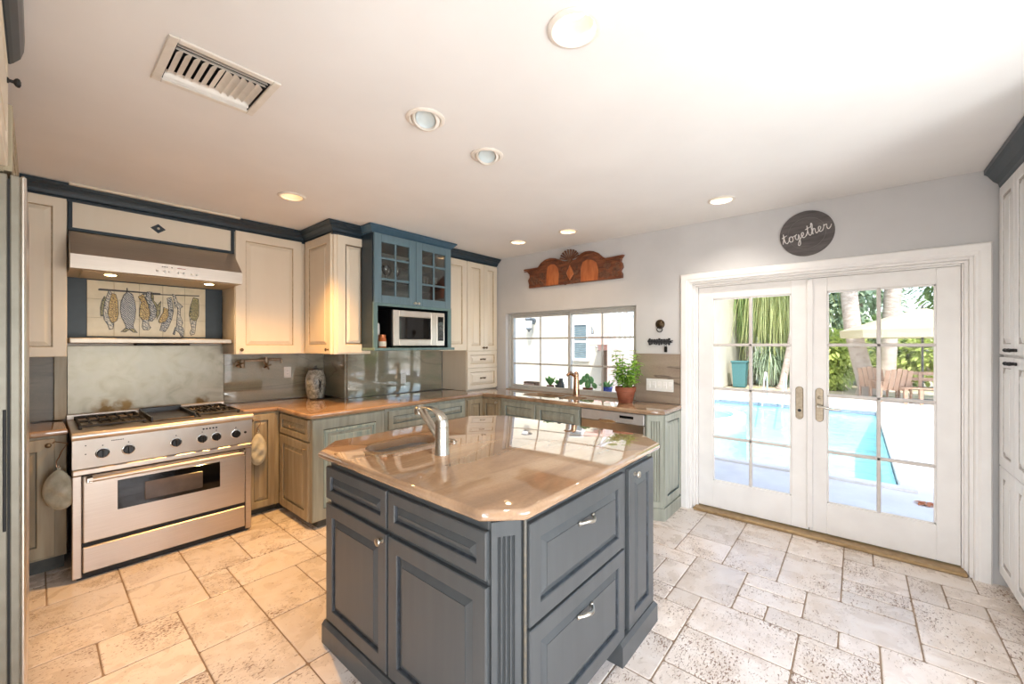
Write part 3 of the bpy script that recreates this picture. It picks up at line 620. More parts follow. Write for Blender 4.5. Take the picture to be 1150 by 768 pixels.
glassware('short_glass', tumbler(.03, .085), [(2.56 + .07 * k, BY + .12, 1.896) for k in range(3)] + [(2.83, BY + .12, 1.896)], 'short glass on the bottom shelf behind the right glass door', 'short glasses on the bottom shelf')
# microwave
t = thing('microwave', 'stainless steel microwave oven in the blue cabinet niche', 'microwave', (2.225, BY + .01, 1.471))
O('case', bx(0, .645, .03, .44, .012, .372, .004), M['black'], t)
bm = bmesh.new()
for x in (.03, .60):
    for y in (.06, .40): box(bm, x, x + .03, y, y + .03, 0, .012)
O('foot', bm, M['black'], t)
bm = bmesh.new(); sash(bm, 'y', .004, .530, .016, .370, .070, 0, .03, bev=.006, bot=.068, top=.068); d = O('door', bm, M['micro'], t)
O('door_window', bx(.072, .462, .010, .026, .082, .304), M['bglass'], d)
bm = bmesh.new(); box(bm, .532, .641, 0, .03, .016, .370, .004); cp = O('control_panel', bm, M['micro'], t)
O('keypad', bx(.548, .622, -.003, .0, .07, .325, .002), M['bglass'], cp)
bm = bmesh.new()
for i in range(3):
    for k in range(5): box(bm, .555 + i * .021, .571 + i * .021, -.0045, -.003, .085 + k * .032, .106 + k * .032)
O('button', bm, texmat('key_grey', [S(60, 62, 64), S(76, 78, 80)], .4), cp)
# things beside the microwave
t = thing('paper_towel_canister', 'tall white cylinder standing in the niche left of the microwave', 'canister', (2.115, BY + .14, 1.471))
bm = bmesh.new(); lathe(bm, [(.038, 0), (.04, .004), (.04, .222), (.037, .227)], seg=20); O('body', bm, M['rubber'], t, True)
bm = bmesh.new(); lathe(bm, [(.036, .227), (.036, .235), (.012, .237), (.012, .25), (.004, .252)], seg=20); O('lid', bm, M['rubber'], t, True)
t = thing('spice_jar', 'small orange jar with a pale label left of the microwave', 'jar', (2.142, BY + .062, 1.471))
bm = bmesh.new(); lathe(bm, [(.034, 0), (.036, .004), (.036, .085), (.03, .097), (.03, .10)], seg=18); O('body', bm, texmat('orange_jar', [S(186, 96, 48), S(206, 116, 60)], .3), t, True)
bm = bmesh.new(); lathe(bm, [(.033, .10), (.033, .122), (.029, .125)], seg=18); O('lid', bm, principled('copper_lid', S(186, 110, 70), .3, .6), t, True)
bm = bmesh.new(); lathe(bm, [(.0368, .012), (.0368, .06)], seg=18, caps=(False, False)); O('paper_label', bm, principled('paper', S(232, 220, 200), .7), t, True)

# narrow upper and tall counter cabinet
cabinet('wall_cabinet', 'narrow cream wall cabinet between the blue cabinet and the tall counter cabinet', 'cabinet', (2.94, 3.582, 0), 0, .418, .446, 1.43, 2.51,
        [('door', .005, .414, 1.433, 2.505)], 'cream', 'creamg', fw=.07)
cabinet('tall_cabinet', 'tall cream cabinet on the counter by the window, two doors over two drawers', 'cabinet', (3.36, 3.582, 0), 0, .532, .446, 0.941, 2.51,
        [('door', .004, .285, 1.425, 2.505, ('knob', .262, 1.462)), ('door', .288, .528, 1.425, 2.505, ('knob', .312, 1.462)),
         ('drawer', .004, .528, 1.215, 1.42, ('pull', .262, 1.318, .08), .045), ('drawer', .004, .528, .957, 1.21, ('pull', .262, 1.085, .08), .045)], 'cream', 'creamg', hw=M['bronze'], fw=.06)

# pantry on the right
t = thing('pantry_cabinet', 'tall white pantry cabinet with panelled doors right of the french doors', 'cabinet', (3.868, -0.69, 0), PI)
O('carcass', bx(0, 1.28, 0, .63, .09, 2.49, .002), M['white'], t); O('toe_kick', bx(.02, 1.26, .06, .6, 0, .09), M['white'], t)
for i in range(4):
    x0 = .012 + i * .314; x1 = x0 + .308; kx = x1 - .028 if i % 2 == 0 else x0 + .028
    bm = bmesh.new(); panel_front(bm, x0, x1, 1.44, 2.465, fw=.06); d = O('door', bm, [M['white'], M['whiteg']], t); O('handle', pull_mesh(kx, 1.468, w=.042), M['iron'], d, True)
    bm = bmesh.new(); panel_front(bm, x0, x1, .76, 1.425, fw=.06); panel_front(bm, x0, x1, .095, .755, fw=.06); d = O('door', bm, [M['white'], M['whiteg']], t); O('handle', pull_mesh(kx, 1.392, w=.042), M['iron'], d, True)

# refrigerator on the far left: its near side and the edge of its doors show
t = thing('refrigerator', 'tall stainless steel refrigerator at the left edge, its side and door edge showing', 'refrigerator', (-0.022, 2.29, 0), PI / 2)
W = .92
sidem = texmat('satin_grey_side', [S(140, 135, 122), S(152, 147, 134)], .40, .5, nscale=3)
O('case', bx(0, W, .044, .70, .0, 2.105, .003), sidem, t)
O('gasket', bx(.004, W - .004, .036, .046, .10, 2.09), M['dark'], t)
for x0, x1, hx in ((.0, .452, .40), (.462, W, .51)):
    d = O('door', bx(x0, x1, .0155, .038, .10, 2.105, .003), sidem, t)
    O('front_skin', bx(x0, x1, 0, .0155, .10, 2.108, .006), M['micro'], d)
O('hinge_cover', bx(-.004, .0, .046, .054, .84, 1.27, .0015), M['dark'], t)
O('kick_plate', bx(.01, W - .01, .03, .044, .0, .095), M['dark'], t)
cabinet('wall_cabinet', 'shadowed brown cabinet on top of the refrigerator', 'cabinet', (-0.074, 2.292, 0), PI / 2, .915, .66, 2.112, 2.36, [('door', .004, .455, 2.118, 2.355), ('door', .46, .911, 2.118, 2.355)], 'wash', 'washg')
t = cabinet('wall_cabinet', 'cream cabinet at the upper left edge of the picture, nearer than the refrigerator', 'cabinet', (-0.084, 0.70, 0), PI / 2, 1.58, .66, 2.125, 2.50,
        [('door', .004, .79, 2.13, 2.495, ('knob', .765, 2.40)), ('door', .80, 1.585, 2.13, 2.495, ('knob', 1.50, 2.40))], 'cream', 'creamg', hw=M['iron'])
# ------------------------------------------------------------------ base cabinets
CT = 0.94; CB = 0.90      # perimeter countertop
cabinet('base_cabinet', 'brown washed base cabinet left of the range with an oven mitt on its knob', 'cabinet', (-0.735, 4.03, 0), 0, 0.868, 0.515, 0.0, CB,
        [('door', .42, .815, .115, .885, ('knob', .787, .845)), ('door', .015, .41, .115, .885)], 'wash', 'washg', toe=.10, hw=M['bronze'], fw=.075)
cabinet('base_cabinet', 'narrow brown washed base cabinet right of the range behind the hanging mitt', 'cabinet', (1.146, 4.005, 0), 0, 0.29, 0.52, 0.0, CB,
        [('door', .03, .245, .075, .885, ('knob', .055, .845))], 'wash', 'washg', toe=.06, hw=M['bronze'], fw=.05)
t = cabinet('base_cabinet', 'brown washed corner base cabinet with one small drawer over a door', 'cabinet', (1.440, 4.000, 0), NX, 0.648, 0.655, 0.0, CB,
        [('drawer', .045, .625, .715, .885, ('pull', .34, .80, .085), .05), ('door', .045, .625, .065, .700, ('knob', .585, .645), .07)], 'wash', 'washg', toe=.055, hw=M['brass'])
bm = bmesh.new(); panel_front(bm, .002, .650, .065, .888, t=.016, fw=.085)
p = O('side_panel', bm, [M['green'], M['greeng']], t); p.rotation_euler = (0, 0, PI / 2); p.location = (.650, .002, 0); p['label'] = 'green washed end panel'
bm = bmesh.new(); panel_front(bm, .09, .562, .16, .795, t=.006, fw=.02); p2 = O('inset_panel', bm, [M['teal'], M['greeng']], p); p2.location = (0, -.0145, 0)
cabinet('base_cabinet', 'green washed bank of wide drawers under the microwave', 'cabinet', (2.104, 3.352, 0), 0, 1.02, 0.66, 0.0, CB,
        [('drawer', .035, 1.005, .70, .872), ('drawer', .035, 1.005, .40, .685, ('pull', .52, .545)), ('drawer', .035, 1.005, .105, .385, ('pull', .52, .245))], 'green', 'greeng', toe=.09, fw=.05)
t = cabinet('base_cabinet', 'inner corner base cabinet under the tall counter cabinet, two narrow doors', 'cabinet', (3.128, 3.352, 0), 0, .272, .66, 0.0, CB,
        [('door', .02, .268, .105, .875, None)], 'wash', 'washg', toe=.09, fw=.05)
O('body_return', bx(.2725, .74, -.29, .66, .09, CB), M['wash'], t)
bm = bmesh.new(); panel_front(bm, .022, .285, .105, .875, fw=.05); d = O('door', bm, [M['wash'], M['washg']], t); d.rotation_euler = (0, 0, NX); d.location = (.2725, 0, 0)
O('knob', knob_mesh(.25, .845), M['nickel'], d, True)
cabinet('sink_cabinet', 'green washed sink base cabinet under the window with two false drawer fronts', 'cabinet', (3.40, 3.058, 0), NX, 1.03, .48, 0.0, CB,
        [('drawer', .04, .492, .672, .872), ('drawer', .515, 1.022, .672, .872), ('door', .04, .492, .105, .655, ('knob', .465, .62)), ('door', .515, 1.022, .105, .655, ('knob', .545, .62))], 'green', 'greeng', toe=.09, fw=.045,
        body=M['green'])
# dishwasher
t = thing('dishwasher', 'stainless steel dishwasher under the window counter', 'dishwasher', (3.392, 2.018, 0), NX)
W = .628
O('tub', bx(0, W, .03, .49, .10, CB - .002), M['dark'], t); O('toe_kick', bx(.005, W - .005, .07, .48, 0, .10), M['dark'], t)
O('door', bx(.004, W - .004, 0, .03, .115, .795, .004), texmat('satin_steel_door', [S(196, 186, 174), S(210, 200, 188)], .30, 1.0, nscale=2), t)
cp = O('control_panel', bx(.004, W - .004, -.006, .03, .800, .893, .005), texmat('satin_panel', [S(196, 191, 185), S(206, 201, 195)], .35, .45, nscale=3), t)
bm = bmesh.new(); box(bm, .40, .53, -.0075, -.006, .845, .868); O('display', bm, M['bglass'], cp)
bm = bmesh.new(); pr = [(-.10, .804), (-.06, .786), (.06, .786), (.10, .804), (.06, .822), (-.06, .822)]
prism(bm, pr, lambda a, b, d: (.285 + a, -.006 - d, b), 0, .012, bev=.005); O('handle', bm, M['chrome'], cp)
# end cabinet with fluted corner post
t = thing('end_cabinet', 'green washed end cabinet beside the french doors with fluted corner and raised side panel', 'cabinet', (3.40, 1.252, 0))
bm = bmesh.new(); pts = [(.0, .125), (.06, .0), (.495, .0), (.495, .135), (.0, .135)]
rings(bm, [[(x, y, .0) for x, y in pts], [(x, y, CB) for x, y in pts]]); O('carcass', bm, M['green'], t)
def fluted(bm, p0, p1, z0, z1, n=4, out=.012):
    a = Vector((p0[0], p0[1], 0)); b = Vector((p1[0], p1[1], 0)); u = (b - a); w = u.length; u.normalize(); nrm = Vector((u.y, -u.x, 0))
    sec = [(0, 0), (0, out)]; m_ = w * .18; g = (w - 2 * m_) / n
    for k in range(n):
        c = m_ + g * (k + .5); r = g * .36
        sec += [(c - r, out)] + [(c - r * math.cos(q), out - .0105 * math.sin(q)) for q in (PI * .25, PI * .5, PI * .75)] + [(c + r, out)]
    sec += [(w, out), (w, 0)]
    lo = [[a + u * s + nrm * h + Vector((0, 0, z)) for s, h in sec] for z in (z0 + .05, z1 - .05)]
    rings(bm, lo)
    for q0, q1 in ((z0, z0 + .05), (z1 - .05, z1)):
        s2 = [(0, 0), (0, out), (w, out), (w, 0)]; rings(bm, [[a + u * s + nrm * h + Vector((0, 0, z)) for s, h in s2] for z in (q0, q1)])
bm = bmesh.new(); fluted(bm, (.0, .122), (.058, .003), .11, CB - .004); O('fluted_post', bm, M['green'], t)
bm = bmesh.new(); panel_front(bm, .065, .490, .125, CB - .006, t=.012, fw=.06); O('side_panel', bm, [M['green'], M['greeng']], t)
bm = bmesh.new(); pts = [(-.012, .128), (.054, -.014), (.495, -.014), (.495, 0), (.06, 0), (0, .128)]; rings(bm, [[(x, y, 0) for x, y in pts], [(x, y, .105) for x, y in pts]]); O('plinth', bm, M['green'], t)

# ------------------------------------------------------------------ countertops
def arc(cx, cy, r, a0, a1, n=5): return [(cx + r * math.cos(math.radians(a0 + (a1 - a0) * k / n)), cy + r * math.sin(math.radians(a0 + (a1 - a0) * k / n))) for k in range(n + 1)]
def rrect(x0, x1, y0, y1, r, n=5):
    return arc(x1 - r, y1 - r, r, 0, 90, n) + arc(x0 + r, y1 - r, r, 90, 180, n) + arc(x0 + r, y0 + r, r, 180, 270, n) + arc(x1 - r, y0 + r, r, 270, 360, n)
SINK_A = rrect(3.50, 3.80, 2.42, 2.87, .09); SINK_B = rrect(3.53, 3.78, 2.14, 2.385, .08)
poly = [(1.146, 3.985), (1.408, 3.985), (1.408, 3.365), (1.425, 3.335), (1.450, 3.322), (3.37, 3.322), (3.37, 1.375), (3.445, 1.235), (3.898, 1.235), (3.898, 4.048), (2.098, 4.048), (2.098, 4.548), (1.146, 4.548)]
bm = bmesh.new(); slab(bm, poly, CB, CT, .015, [SINK_A, SINK_B])
tag(O('countertop', bm, M['granite'], None, True), 'polished brown stone countertop running around the corner under the microwave and window', 'countertop')
bm = bmesh.new(); slab(bm, [(-0.74, 4.000), (0.138, 4.000), (0.138, 4.548), (-0.74, 4.548)], CB, CT, .015)
tag(O('countertop', bm, M['granite'], None, True), 'short brown stone countertop left of the range', 'countertop')
def bowl(bm, outline, z0, depth, taper=.02):
    lo = [[(x, y, z0) for x, y in outline]]
    for d, z in ((.0, z0 - .01), (taper * .5, z0 - depth * .8), (taper + .012, z0 - depth * .96), (taper + .04, z0 - depth)):
        lo.append([(x, y, z) for x, y in offset_poly(outline, d)])
    rings(bm, lo, False, True)
    out = [(x, y) for x, y in offset_poly(outline, -.012)]
    rings(bm, [[(x, y, z0) for x, y in out], [(x, y, z0) for x, y in outline]], False, False)
sinkm = texmat('sink_steel', [S(214, 212, 208), S(226, 224, 220)], .35, .35, nscale=4)
t = thing('kitchen_sink', 'undermount double bowl steel sink below the window', 'sink', (0, 0, 0))
for oz in (SINK_A, SINK_B):
    bm = bmesh.new(); bowl(bm, oz, CB - .0005, .17); b_ = O('bowl', bm, sinkm, t, True, fix=False)
    cx = sum(p[0] for p in oz) / len(oz); cy = sum(p[1] for p in oz) / len(oz)
    bm = bmesh.new(); lathe(bm, [(.042, CB - .171), (.042, CB - .168), (.03, CB - .168), (.028, CB - .172)], (cx, cy, 0), 18); O('drain', bm, M['chrome'], b_, True)
# window faucet
t = thing('kitchen_faucet', 'warm brass single lever faucet behind the window sink', 'faucet', (3.845, 2.345, CT))
bm = bmesh.new(); lathe(bm, [(.042, 0), (.042, .006), (.036, .012), (.035, .05), (.031, .14), (.028, .19), (.029, .20), (.029, .215), (.020, .228)], seg=20); O('body', bm, M['gold'], t, True)
bm = bmesh.new(); tube(bm, [(0, .0, .20), (-.02, .010, .222), (-.05, .024, .240), (-.082, .040, .243), (-.105, .05, .225)], [.021, .021, .020, .018, .016], 12); O('spout', bm, M['gold'], t, True)
bm = bmesh.new(); lathe(bm, [(.027, .215), (.028, .236), (.020, .256), (.006, .264)], seg=18); tube(bm, [(0, .01, .24), (0, .04, .245), (0, .075, .262)], [.006, .005, .006], 8); O('lever', bm, M['gold'], t, True)

# ------------------------------------------------------------------ range
RX, RY, RW = 0.146, 3.742, 0.988
t = thing('kitchen_range', 'wide stainless steel range with black knobs and griddle between the brown base cabinets', 'range', (RX, RY, 0))
bm = bmesh.new(); box(bm, .012, RW - .012, .03, .77, .03, .895); O('body', bm, M['steelh'], t)
for x0 in (0, RW - .042): O('side_post', bx(x0, x0 + .042, 0, .03, .02, .668, .004), M['steel'], t)
bm = bmesh.new(); box(bm, .046, RW - .046, -.004, .03, .235, .662, .006); d = O('oven_door', bm, M['steel'], t)
O('oven_window', bx(.205, .775, -.0065, .0, .405, .600, .003), M['bglass'], d)
O('inner_pane', bx(.34, .665, -.0085, -.005, .432, .556, .004), texmat('tinted_pane', [S(90, 76, 66), S(112, 96, 84)], .15, nscale=2), d)
bm = bmesh.new(); tube(bm, [(.070, -.052, .643), (RW - .070, -.052, .643)], .0135, 14)
O('handle', bm, M['steel'], d, True)
for x in (.075, RW - .075): O('handle_bracket', bx(x - .016, x + .016, -.062, -.004, .626, .660, .004), M['chrome'], d)
bm = bmesh.new(); box(bm, .046, RW - .046, -.004, .03, .045, .208, .005); O('bottom_drawer', bm, M['steel'], t)
O('gap_strip', bx(.03, RW - .03, .012, .03, .02, .70), M['dark'], t)
O('toe_kick', bx(.02, RW - .02, .03, .06, 0, .045), M['dark'], t)
bm = bmesh.new(); box(bm, 0, RW, -.012, .03, .672, .706, .005); O('vent_trim', bm, M['steel'], t)
bm = bmesh.new(); sec = [(-.004, .712), (-.016, .898), (.05, .898), (.05, .712)]
rings(bm, [[(x, y, z) for y, z in sec] for x in (0, RW)]); cp = O('control_panel', bm, M['steelh'], t)
bm = bmesh.new(); sec = [(.06, .896)] + [(-.018 + .024 * -math.sin(q), .921 - .025 * math.cos(q)) for q in [PI * k / 8 for k in range(9)]] + [(.09, .946), (.09, .896)]
rings(bm, [[(x, y, z) for y, z in sec] for x in (-.002, RW + .002)]); O('bullnose', bm, M['steel'], t, True)
bm = bmesh.new(); box(bm, 0, RW, .085, .77, .895, .935, .003); O('cooktop', bm, M['steel'], t)
for x in (.135, .258, .508, .660, .748, .876):
    z = .797; y = -.0095
    bm = bmesh.new(); lathe(bm, [(.034, 0), (.034, .004), (.030, .006)], (x, y, z), 24, 'y'); b_ = O('knob', bm, M['chrome'], cp, True)
    bm = bmesh.new(); lathe(bm, [(.029, .004), (.027, .022), (.024, .026)], (x, y, z), 24, 'y'); box(bm, x - .005, x + .005, y - .038, y - .02, z - .026, z + .026, .003); O('knob_cap', bm, M['black'], b_, True)
    bm = bmesh.new(); box(bm, x - .003, x + .003, -.0135, -.011, z + .046, z + .053); O('index_mark', bm, M['dark'], cp)
bm = bmesh.new()
for k in range(5): lathe(bm, [(.006, 0), (.006, .004), (.004, .005)], (.668 + .020 * k, -.0135, .868), 10, 'y')
lathe(bm, [(.009, 0), (.009, .006), (.006, .008)], (.940, -.0115, .800), 12, 'y')
box(bm, .055, .062, -.0145, -.012, .855, .861); box(bm, .055, .062, -.012, -.009, .80, .806)
O('indicator', bm, M['black'], cp)
bm = bmesh.new()
for k in range(9): box(bm, .175 + k * .0068, .1795 + k * .0068, -.0150, -.0125, .868, .874)
O('lettering', bm, M['dark'], cp)
# cooktop: two grate sections with burners and a griddle
def grate(x0, x1, y0, y1, nm):
    bm = bmesh.new(); z0, z1 = .936, .965
    for y in (y0, (y0 + y1) / 2, y1): box(bm, x0, x1, y - .006, y + .006, z0 + .012, z1, .003)
    for x in (x0, x1): box(bm, x - .006, x + .006, y0, y1, z0 + .008, z1, .003)
    for x in (x0, x1):
        for y in (y0, y1): box(bm, x - .008, x + .008, y - .008, y + .008, z0, z1, .002)
    n = 6
    for k in range(1, n):
        x = x0 + (x1 - x0) * k / n
        if k == 3: box(bm, x - .005, x + .005, y0, y1, z0 + .012, z1, .002)
        else:
            for q in (0, 1):
                a = y0 + (y1 - y0) * .5 * q; h = (y1 - y0) * .5
                box(bm, x - .005, x + .005, a, a + h * .34, z0 + .012, z1 + .002, .002); box(bm, x - .005, x + .005, a + h * .66, a + h, z0 + .012, z1 + .002, .002)
    g = O('grate', bm, M['iron'], t)
    for q in (.25, .75):
        bm = bmesh.new(); lathe(bm, [(.07, .9355), (.07, .944), (.058, .950), (.04, .953)], ((x0 + x1) / 2, y0 + (y1 - y0) * q, 0), 20); O('burner', bm, M['iron'], t, True)
grate(.045, .365, .175, .68, 'left'); grate(.685, .945, .175, .68, 'right')
bm = bmesh.new(); box(bm, .405, .650, .16, .66, .936, .948, .003); g_ = O('griddle', bm, texmat('griddle_steel', [S(60, 52, 46), S(96, 84, 74)], .32, .9, nscale=5), t)
bm = bmesh.new(); box(bm, .395, .660, .665, .695, .936, .985, .004); box(bm, .395, .408, .16, .665, .936, .975, .003); box(bm, .647, .660, .16, .665, .936, .975, .003); O('splash_guard', bm, M['black'], g_)
bm = bmesh.new(); box(bm, .0, RW, .74, .77, .935, .975, .004); O('back_rail', bm, M['steel'], t)

# ------------------------------------------------------------------ island
IX, IY = 0.95, 0.84; IT, IB = 0.96, 0.92
t = thing('kitchen_island', 'slate blue kitchen island with raised panel doors, drawers and a fluted corner', 'kitchen island', (0, 0, 0))
bm = bmesh.new(); pts = [(IX + .02, .930), (1.060, IY + .022), (1.875, IY + .022), (2.14, IY + .022), (2.23, .95), (2.23, 2.16), (1.10, 2.16), (IX + .02, 2.03)]
rings(bm, [[(x, y, .10) for x, y in pts], [(x, y, IB - .001) for x, y in pts]]); O('carcass', bm, M['island'], t)
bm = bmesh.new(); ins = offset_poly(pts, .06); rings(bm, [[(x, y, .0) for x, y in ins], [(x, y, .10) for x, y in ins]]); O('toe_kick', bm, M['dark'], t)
bm = bmesh.new()
rings(bm, [[(x, y, z) for x, y in o_] for z, o_ in ((0, [(IX - .016, 2.055), (IX - .016, .905), (IX + .05, .905), (IX + .05, 2.055)]), (.092, [(IX - .016, 2.055), (IX - .016, .905), (IX + .05, .905), (IX + .05, 2.055)]), (.108, [(IX - .002, 2.055), (IX - .002, .905), (IX + .05, .905), (IX + .05, 2.055)]))])
O('plinth', bm, M['island'], t)
bm = bmesh.new()
def pl(o): return [(1.760 - o * 0, IY - .016 + o), (2.172 + .016 - o, IY - .016 + o), (2.172 + .016 - o, IY + .20), (1.760, IY + .20)]
rings(bm, [[(x, y, z) for x, y in pl(o)] for z, o in ((0, 0), (.092, 0), (.110, .014))]); O('plinth', bm, M['island'], t)
def ifront(kind, x0, x1, a, b, rot, loc, hw=None, fw=.055):
    bm = bmesh.new(); panel_front(bm, x0, x1, a, b, t=.021, fw=fw); p = O(kind, bm, [M['island'], M['islandg']], t)
    p.rotation_euler = (0, 0, rot); p.location = loc
    if hw:
        bmh = knob_mesh(hw[1], hw[2], -.021, .017) if hw[0] == 'knob' else pull_mesh(hw[1], hw[2], -.021, .105)
        O('knob' if hw[0] == 'knob' else 'handle', bmh, M['nickel'], p, True)
L0 = (IX + .021, 2.043, 0)     # left face, local x runs towards the camera (-y)
ifront('drawer', 0, .541, .727, .886, NX, L0); ifront('drawer', .555, 1.121, .727, .886, NX, L0)
ifront('door', 0, .541, .116, .703, NX, L0, ('knob', .513, .672), .06); ifront('door', .555, 1.121, .116, .703, NX, L0, None, .06)
R0 = (0, IY + .021, 0)
ifront('drawer', 1.082, 1.815, .540, .892, 0, R0, ('pull', 1.452, .790), .06); ifront('drawer', 1.082, 1.815, .108, .527, 0, R0, ('pull', 1.440, .425), .06)
ifront('door', 1.866, 2.170, .112, .892, 0, R0, ('knob', 1.925, .860), .06)
bm = bmesh.new(); fluted(bm, (IX + .024, .922), (1.058, IY + .026), .02, IB - .004, 4, .012); O('fluted_post', bm, M['island'], t)
bm = bmesh.new(); lathe(bm, [(.005, .02), (.006, .03), (.006, IB - .01), (.004, IB - .004)], (1.069, IY + .012, 0), 10); O('corner_bead', bm, texmat('worn_edge', [S(112, 102, 86), S(88, 88, 84)], .4, nscale=9), t, True)
# island top with prep sink
PS = arc(1.20, 1.895, .105, 90, 270, 8) + arc(1.40, 1.895, .105, -90, 90, 8)
poly = [(.93, 2.085), (.93, .935), (.945, .918), (1.035, .828), (1.055, .820), (2.225, .826), (2.385, .985), (2.335, 2.055), (2.150, 2.245), (1.085, 2.245)]
bm = bmesh.new(); slab(bm, poly, IB, IT, .017, [PS], seg=5)
tag(O('island_countertop', bm, M['granite'], None, True), 'glossy brown stone top of the island with clipped corners', 'countertop')
t = thing('prep_sink', 'small oval undermount steel prep sink in the island top', 'sink', (0, 0, 0))
bm = bmesh.new(); bowl(bm, PS, IB - .0005, .11); b_ = O('bowl', bm, sinkm, t, True, fix=False)
bm = bmesh.new(); lathe(bm, [(.04, IB - .111), (.04, IB - .108), (.028, IB - .108), (.026, IB - .112)], (1.30, 1.895, 0), 18); O('drain', bm, M['chrome'], b_, True)
t = thing('island_faucet', 'brushed nickel pull-out faucet with loop lever on the island', 'faucet', (1.300, 1.560, IT))
bm = bmesh.new(); lathe(bm, [(.037, 0), (.037, .005), (.035, .008), (.034, .10), (.032, .135)], seg=24); O('body', bm, M['nickel'], t, True)
bm = bmesh.new(); lathe(bm, [(.0325, .137), (.032, .158), (.028, .172)], seg=24)
def flat_sweep(bm, pts, w, h):
    n = len(pts); lo = []
    for i, p in enumerate(pts):
        tq = (Vector(pts[min(i + 1, n - 1)]) - Vector(pts[max(i - 1, 0)])).normalized(); sx = Vector((1, 0, 0)); nn = tq.cross(sx).normalized()
        ww = w[i] if isinstance(w, list) else w; hh = h[i] if isinstance(h, list) else h
        lo.append([Vector(p) + sx * (ww * math.cos(q)) + nn * (hh * math.sin(q)) for q in [2 * PI * k / 12 for k in range(12)]])
    rings(bm, lo)
flat_sweep(bm, [(0, -.010, .150), (0, .0, .176), (0, .022, .198), (0, .060, .214), (0, .110, .220), (0, .155, .216)], [.030, .031, .027, .022, .018, .016], [.016, .014, .010, .007, .005, .005])
O('lever', bm, M['nickel'], t, True)
bm = bmesh.new(); flat_sweep(bm, [(0, .018, .060), (0, .050, .098), (0, .105, .150), (0, .155, .196), (0, .180, .214)], [.016, .020, .021, .022, .024], [.012, .013, .013, .015, .018]); O('spray_wand', bm, M['nickel'], t, True)
bm = bmesh.new(); lathe(bm, [(.027, 0), (.029, .01), (.027, .034), (.020, .040)], (0, .178, .178), 18); O('spray_head', bm, M['nickel'], t, True)
t = thing('sink_stopper_button', 'small round metal button on the island top beside the faucet', 'button', (1.497, 1.700, IT))
bm = bmesh.new(); lathe(bm, [(.022, 0), (.022, .003), (.018, .005)], seg=20); O('flange', bm, M['nickel'], t, True)
bm = bmesh.new(); lathe(bm, [(.013, .005), (.013, .011), (.010, .013)], seg=18); O('cap', bm, M['nickel'], t, True)
# ------------------------------------------------------------------ small things in the kitchen
rnd = random.Random(3)
def mitt(name, label, knobpt, c, rx, rz, th, rot, sq=1.0):
    """quilted hanging mitt in the xz plane at point c, hung by a wire hook"""
    t = thing(name, label, 'oven mitt', c, rot)
    cloth = M.setdefault('mitt', texmat('quilted_cloth', [S(182, 178, 156), S(202, 198, 178), S(214, 210, 194)], .9, scale=(1, 1, 1), nscale=24, bump=.35, bscale=70))
    bm = bmesh.new(); NA, NR = 40, 9; g = random.Random(5)
    def P(a, q, s):
        rr = q; ex = math.cos(a); ez = math.sin(a)
        pt = 1 + (.22 * max(0, ez) ** 6)
        w = (.30 + .70 * math.sqrt(max(0, 1 - q ** 2.6))) * th
        X_, Z_ = ex * q, ez * q; wr = (.0050 * math.sin(6.5 * Z_ + 2.2 * X_ + 1.2 * X_ * X_) + .0040 * math.sin(4 * X_ - 7 * Z_ + .8)) * (1 - q ** 3)
        return (rx * ex * rr, s * w - wr, rz * ez * rr * pt)
    for s in (-1, 1):
        lo = [[P(2 * PI * k / NA, q, s) for k in range(NA)] for q in [1 - .93 * i / NR for i in range(NR + 1)]]
        rings(bm, lo, False, True)
    bmesh.ops.remove_doubles(bm, verts=bm.verts, dist=.0002)
    a0 = [P(2 * PI * k / NA, 1, -1) for k in range(NA)]; a1 = [P(2 * PI * k / NA, 1, 1) for k in range(NA)]
    rings(bm, [a0, a1], False, False); O('pad', bm, cloth, t, True)
    bm = bmesh.new(); tube(bm, [((P(2 * PI * k / NA, 1.01, 1)[0]), 0, P(2 * PI * k / NA, 1.01, 1)[2]) for k in range(NA + 1)], .006, 8); O('piping', bm, M.setdefault('pipe', texmat('piping_cloth', [S(190, 184, 162), S(206, 200, 180)], .9, nscale=40)), t, True)
    top = rz * 1.22
    kx, ky, kz = (knobpt[i] - c[i] for i in range(3)); rel = Matrix.Rotation(-rot, 3, 'Z') @ Vector((kx, ky, kz))
    bm = bmesh.new(); tube(bm, [(-.004, 0, top - .004), (-.006, -.002, top + .018), (0, -.003, top + .030), (.006, -.002, top + .018), (.004, 0, top - .004)], .0045, 8); O('loop', bm, M['pipe'], t, True)
    hz = top + .026; dz = rel.z - hz
    bm = bmesh.new(); tube(bm, [(.012, -.004, hz + .004), (.004, -.005, hz - .006), (-.010, -.005, hz), (-.014, -.005, hz + dz * .25), (.006, -.006, hz + dz * .5), (.020, -.006, hz + dz * .75), (.018 + rel.x * .5, rel.y, hz + dz), (rel.x, rel.y, rel.z + .010), (rel.x - .014, rel.y, rel.z)], .0026, 8); O('hook', bm, M['gold'], t, True)
kp = Vector((-0.735 + .815, 4.03 - .034, .855)); c = onp(66.5, 552, 1, 3.84)
mitt('oven_mitt', 'round quilted grey-green oven mitt hanging from the base cabinet left of the range', kp, (c.x, 3.84, c.z), .100, .108, .020, math.radians(-50))
kp = Vector((1.146 + .055, 4.005 - .034, .845)); c = onp(289, 505, 1, 3.955)
mitt('oven_mitt', 'slim quilted oven mitt hanging in the narrow gap right of the range', kp, (c.x + .006, 3.955, c.z - .01), .062, .118, .022, 0)

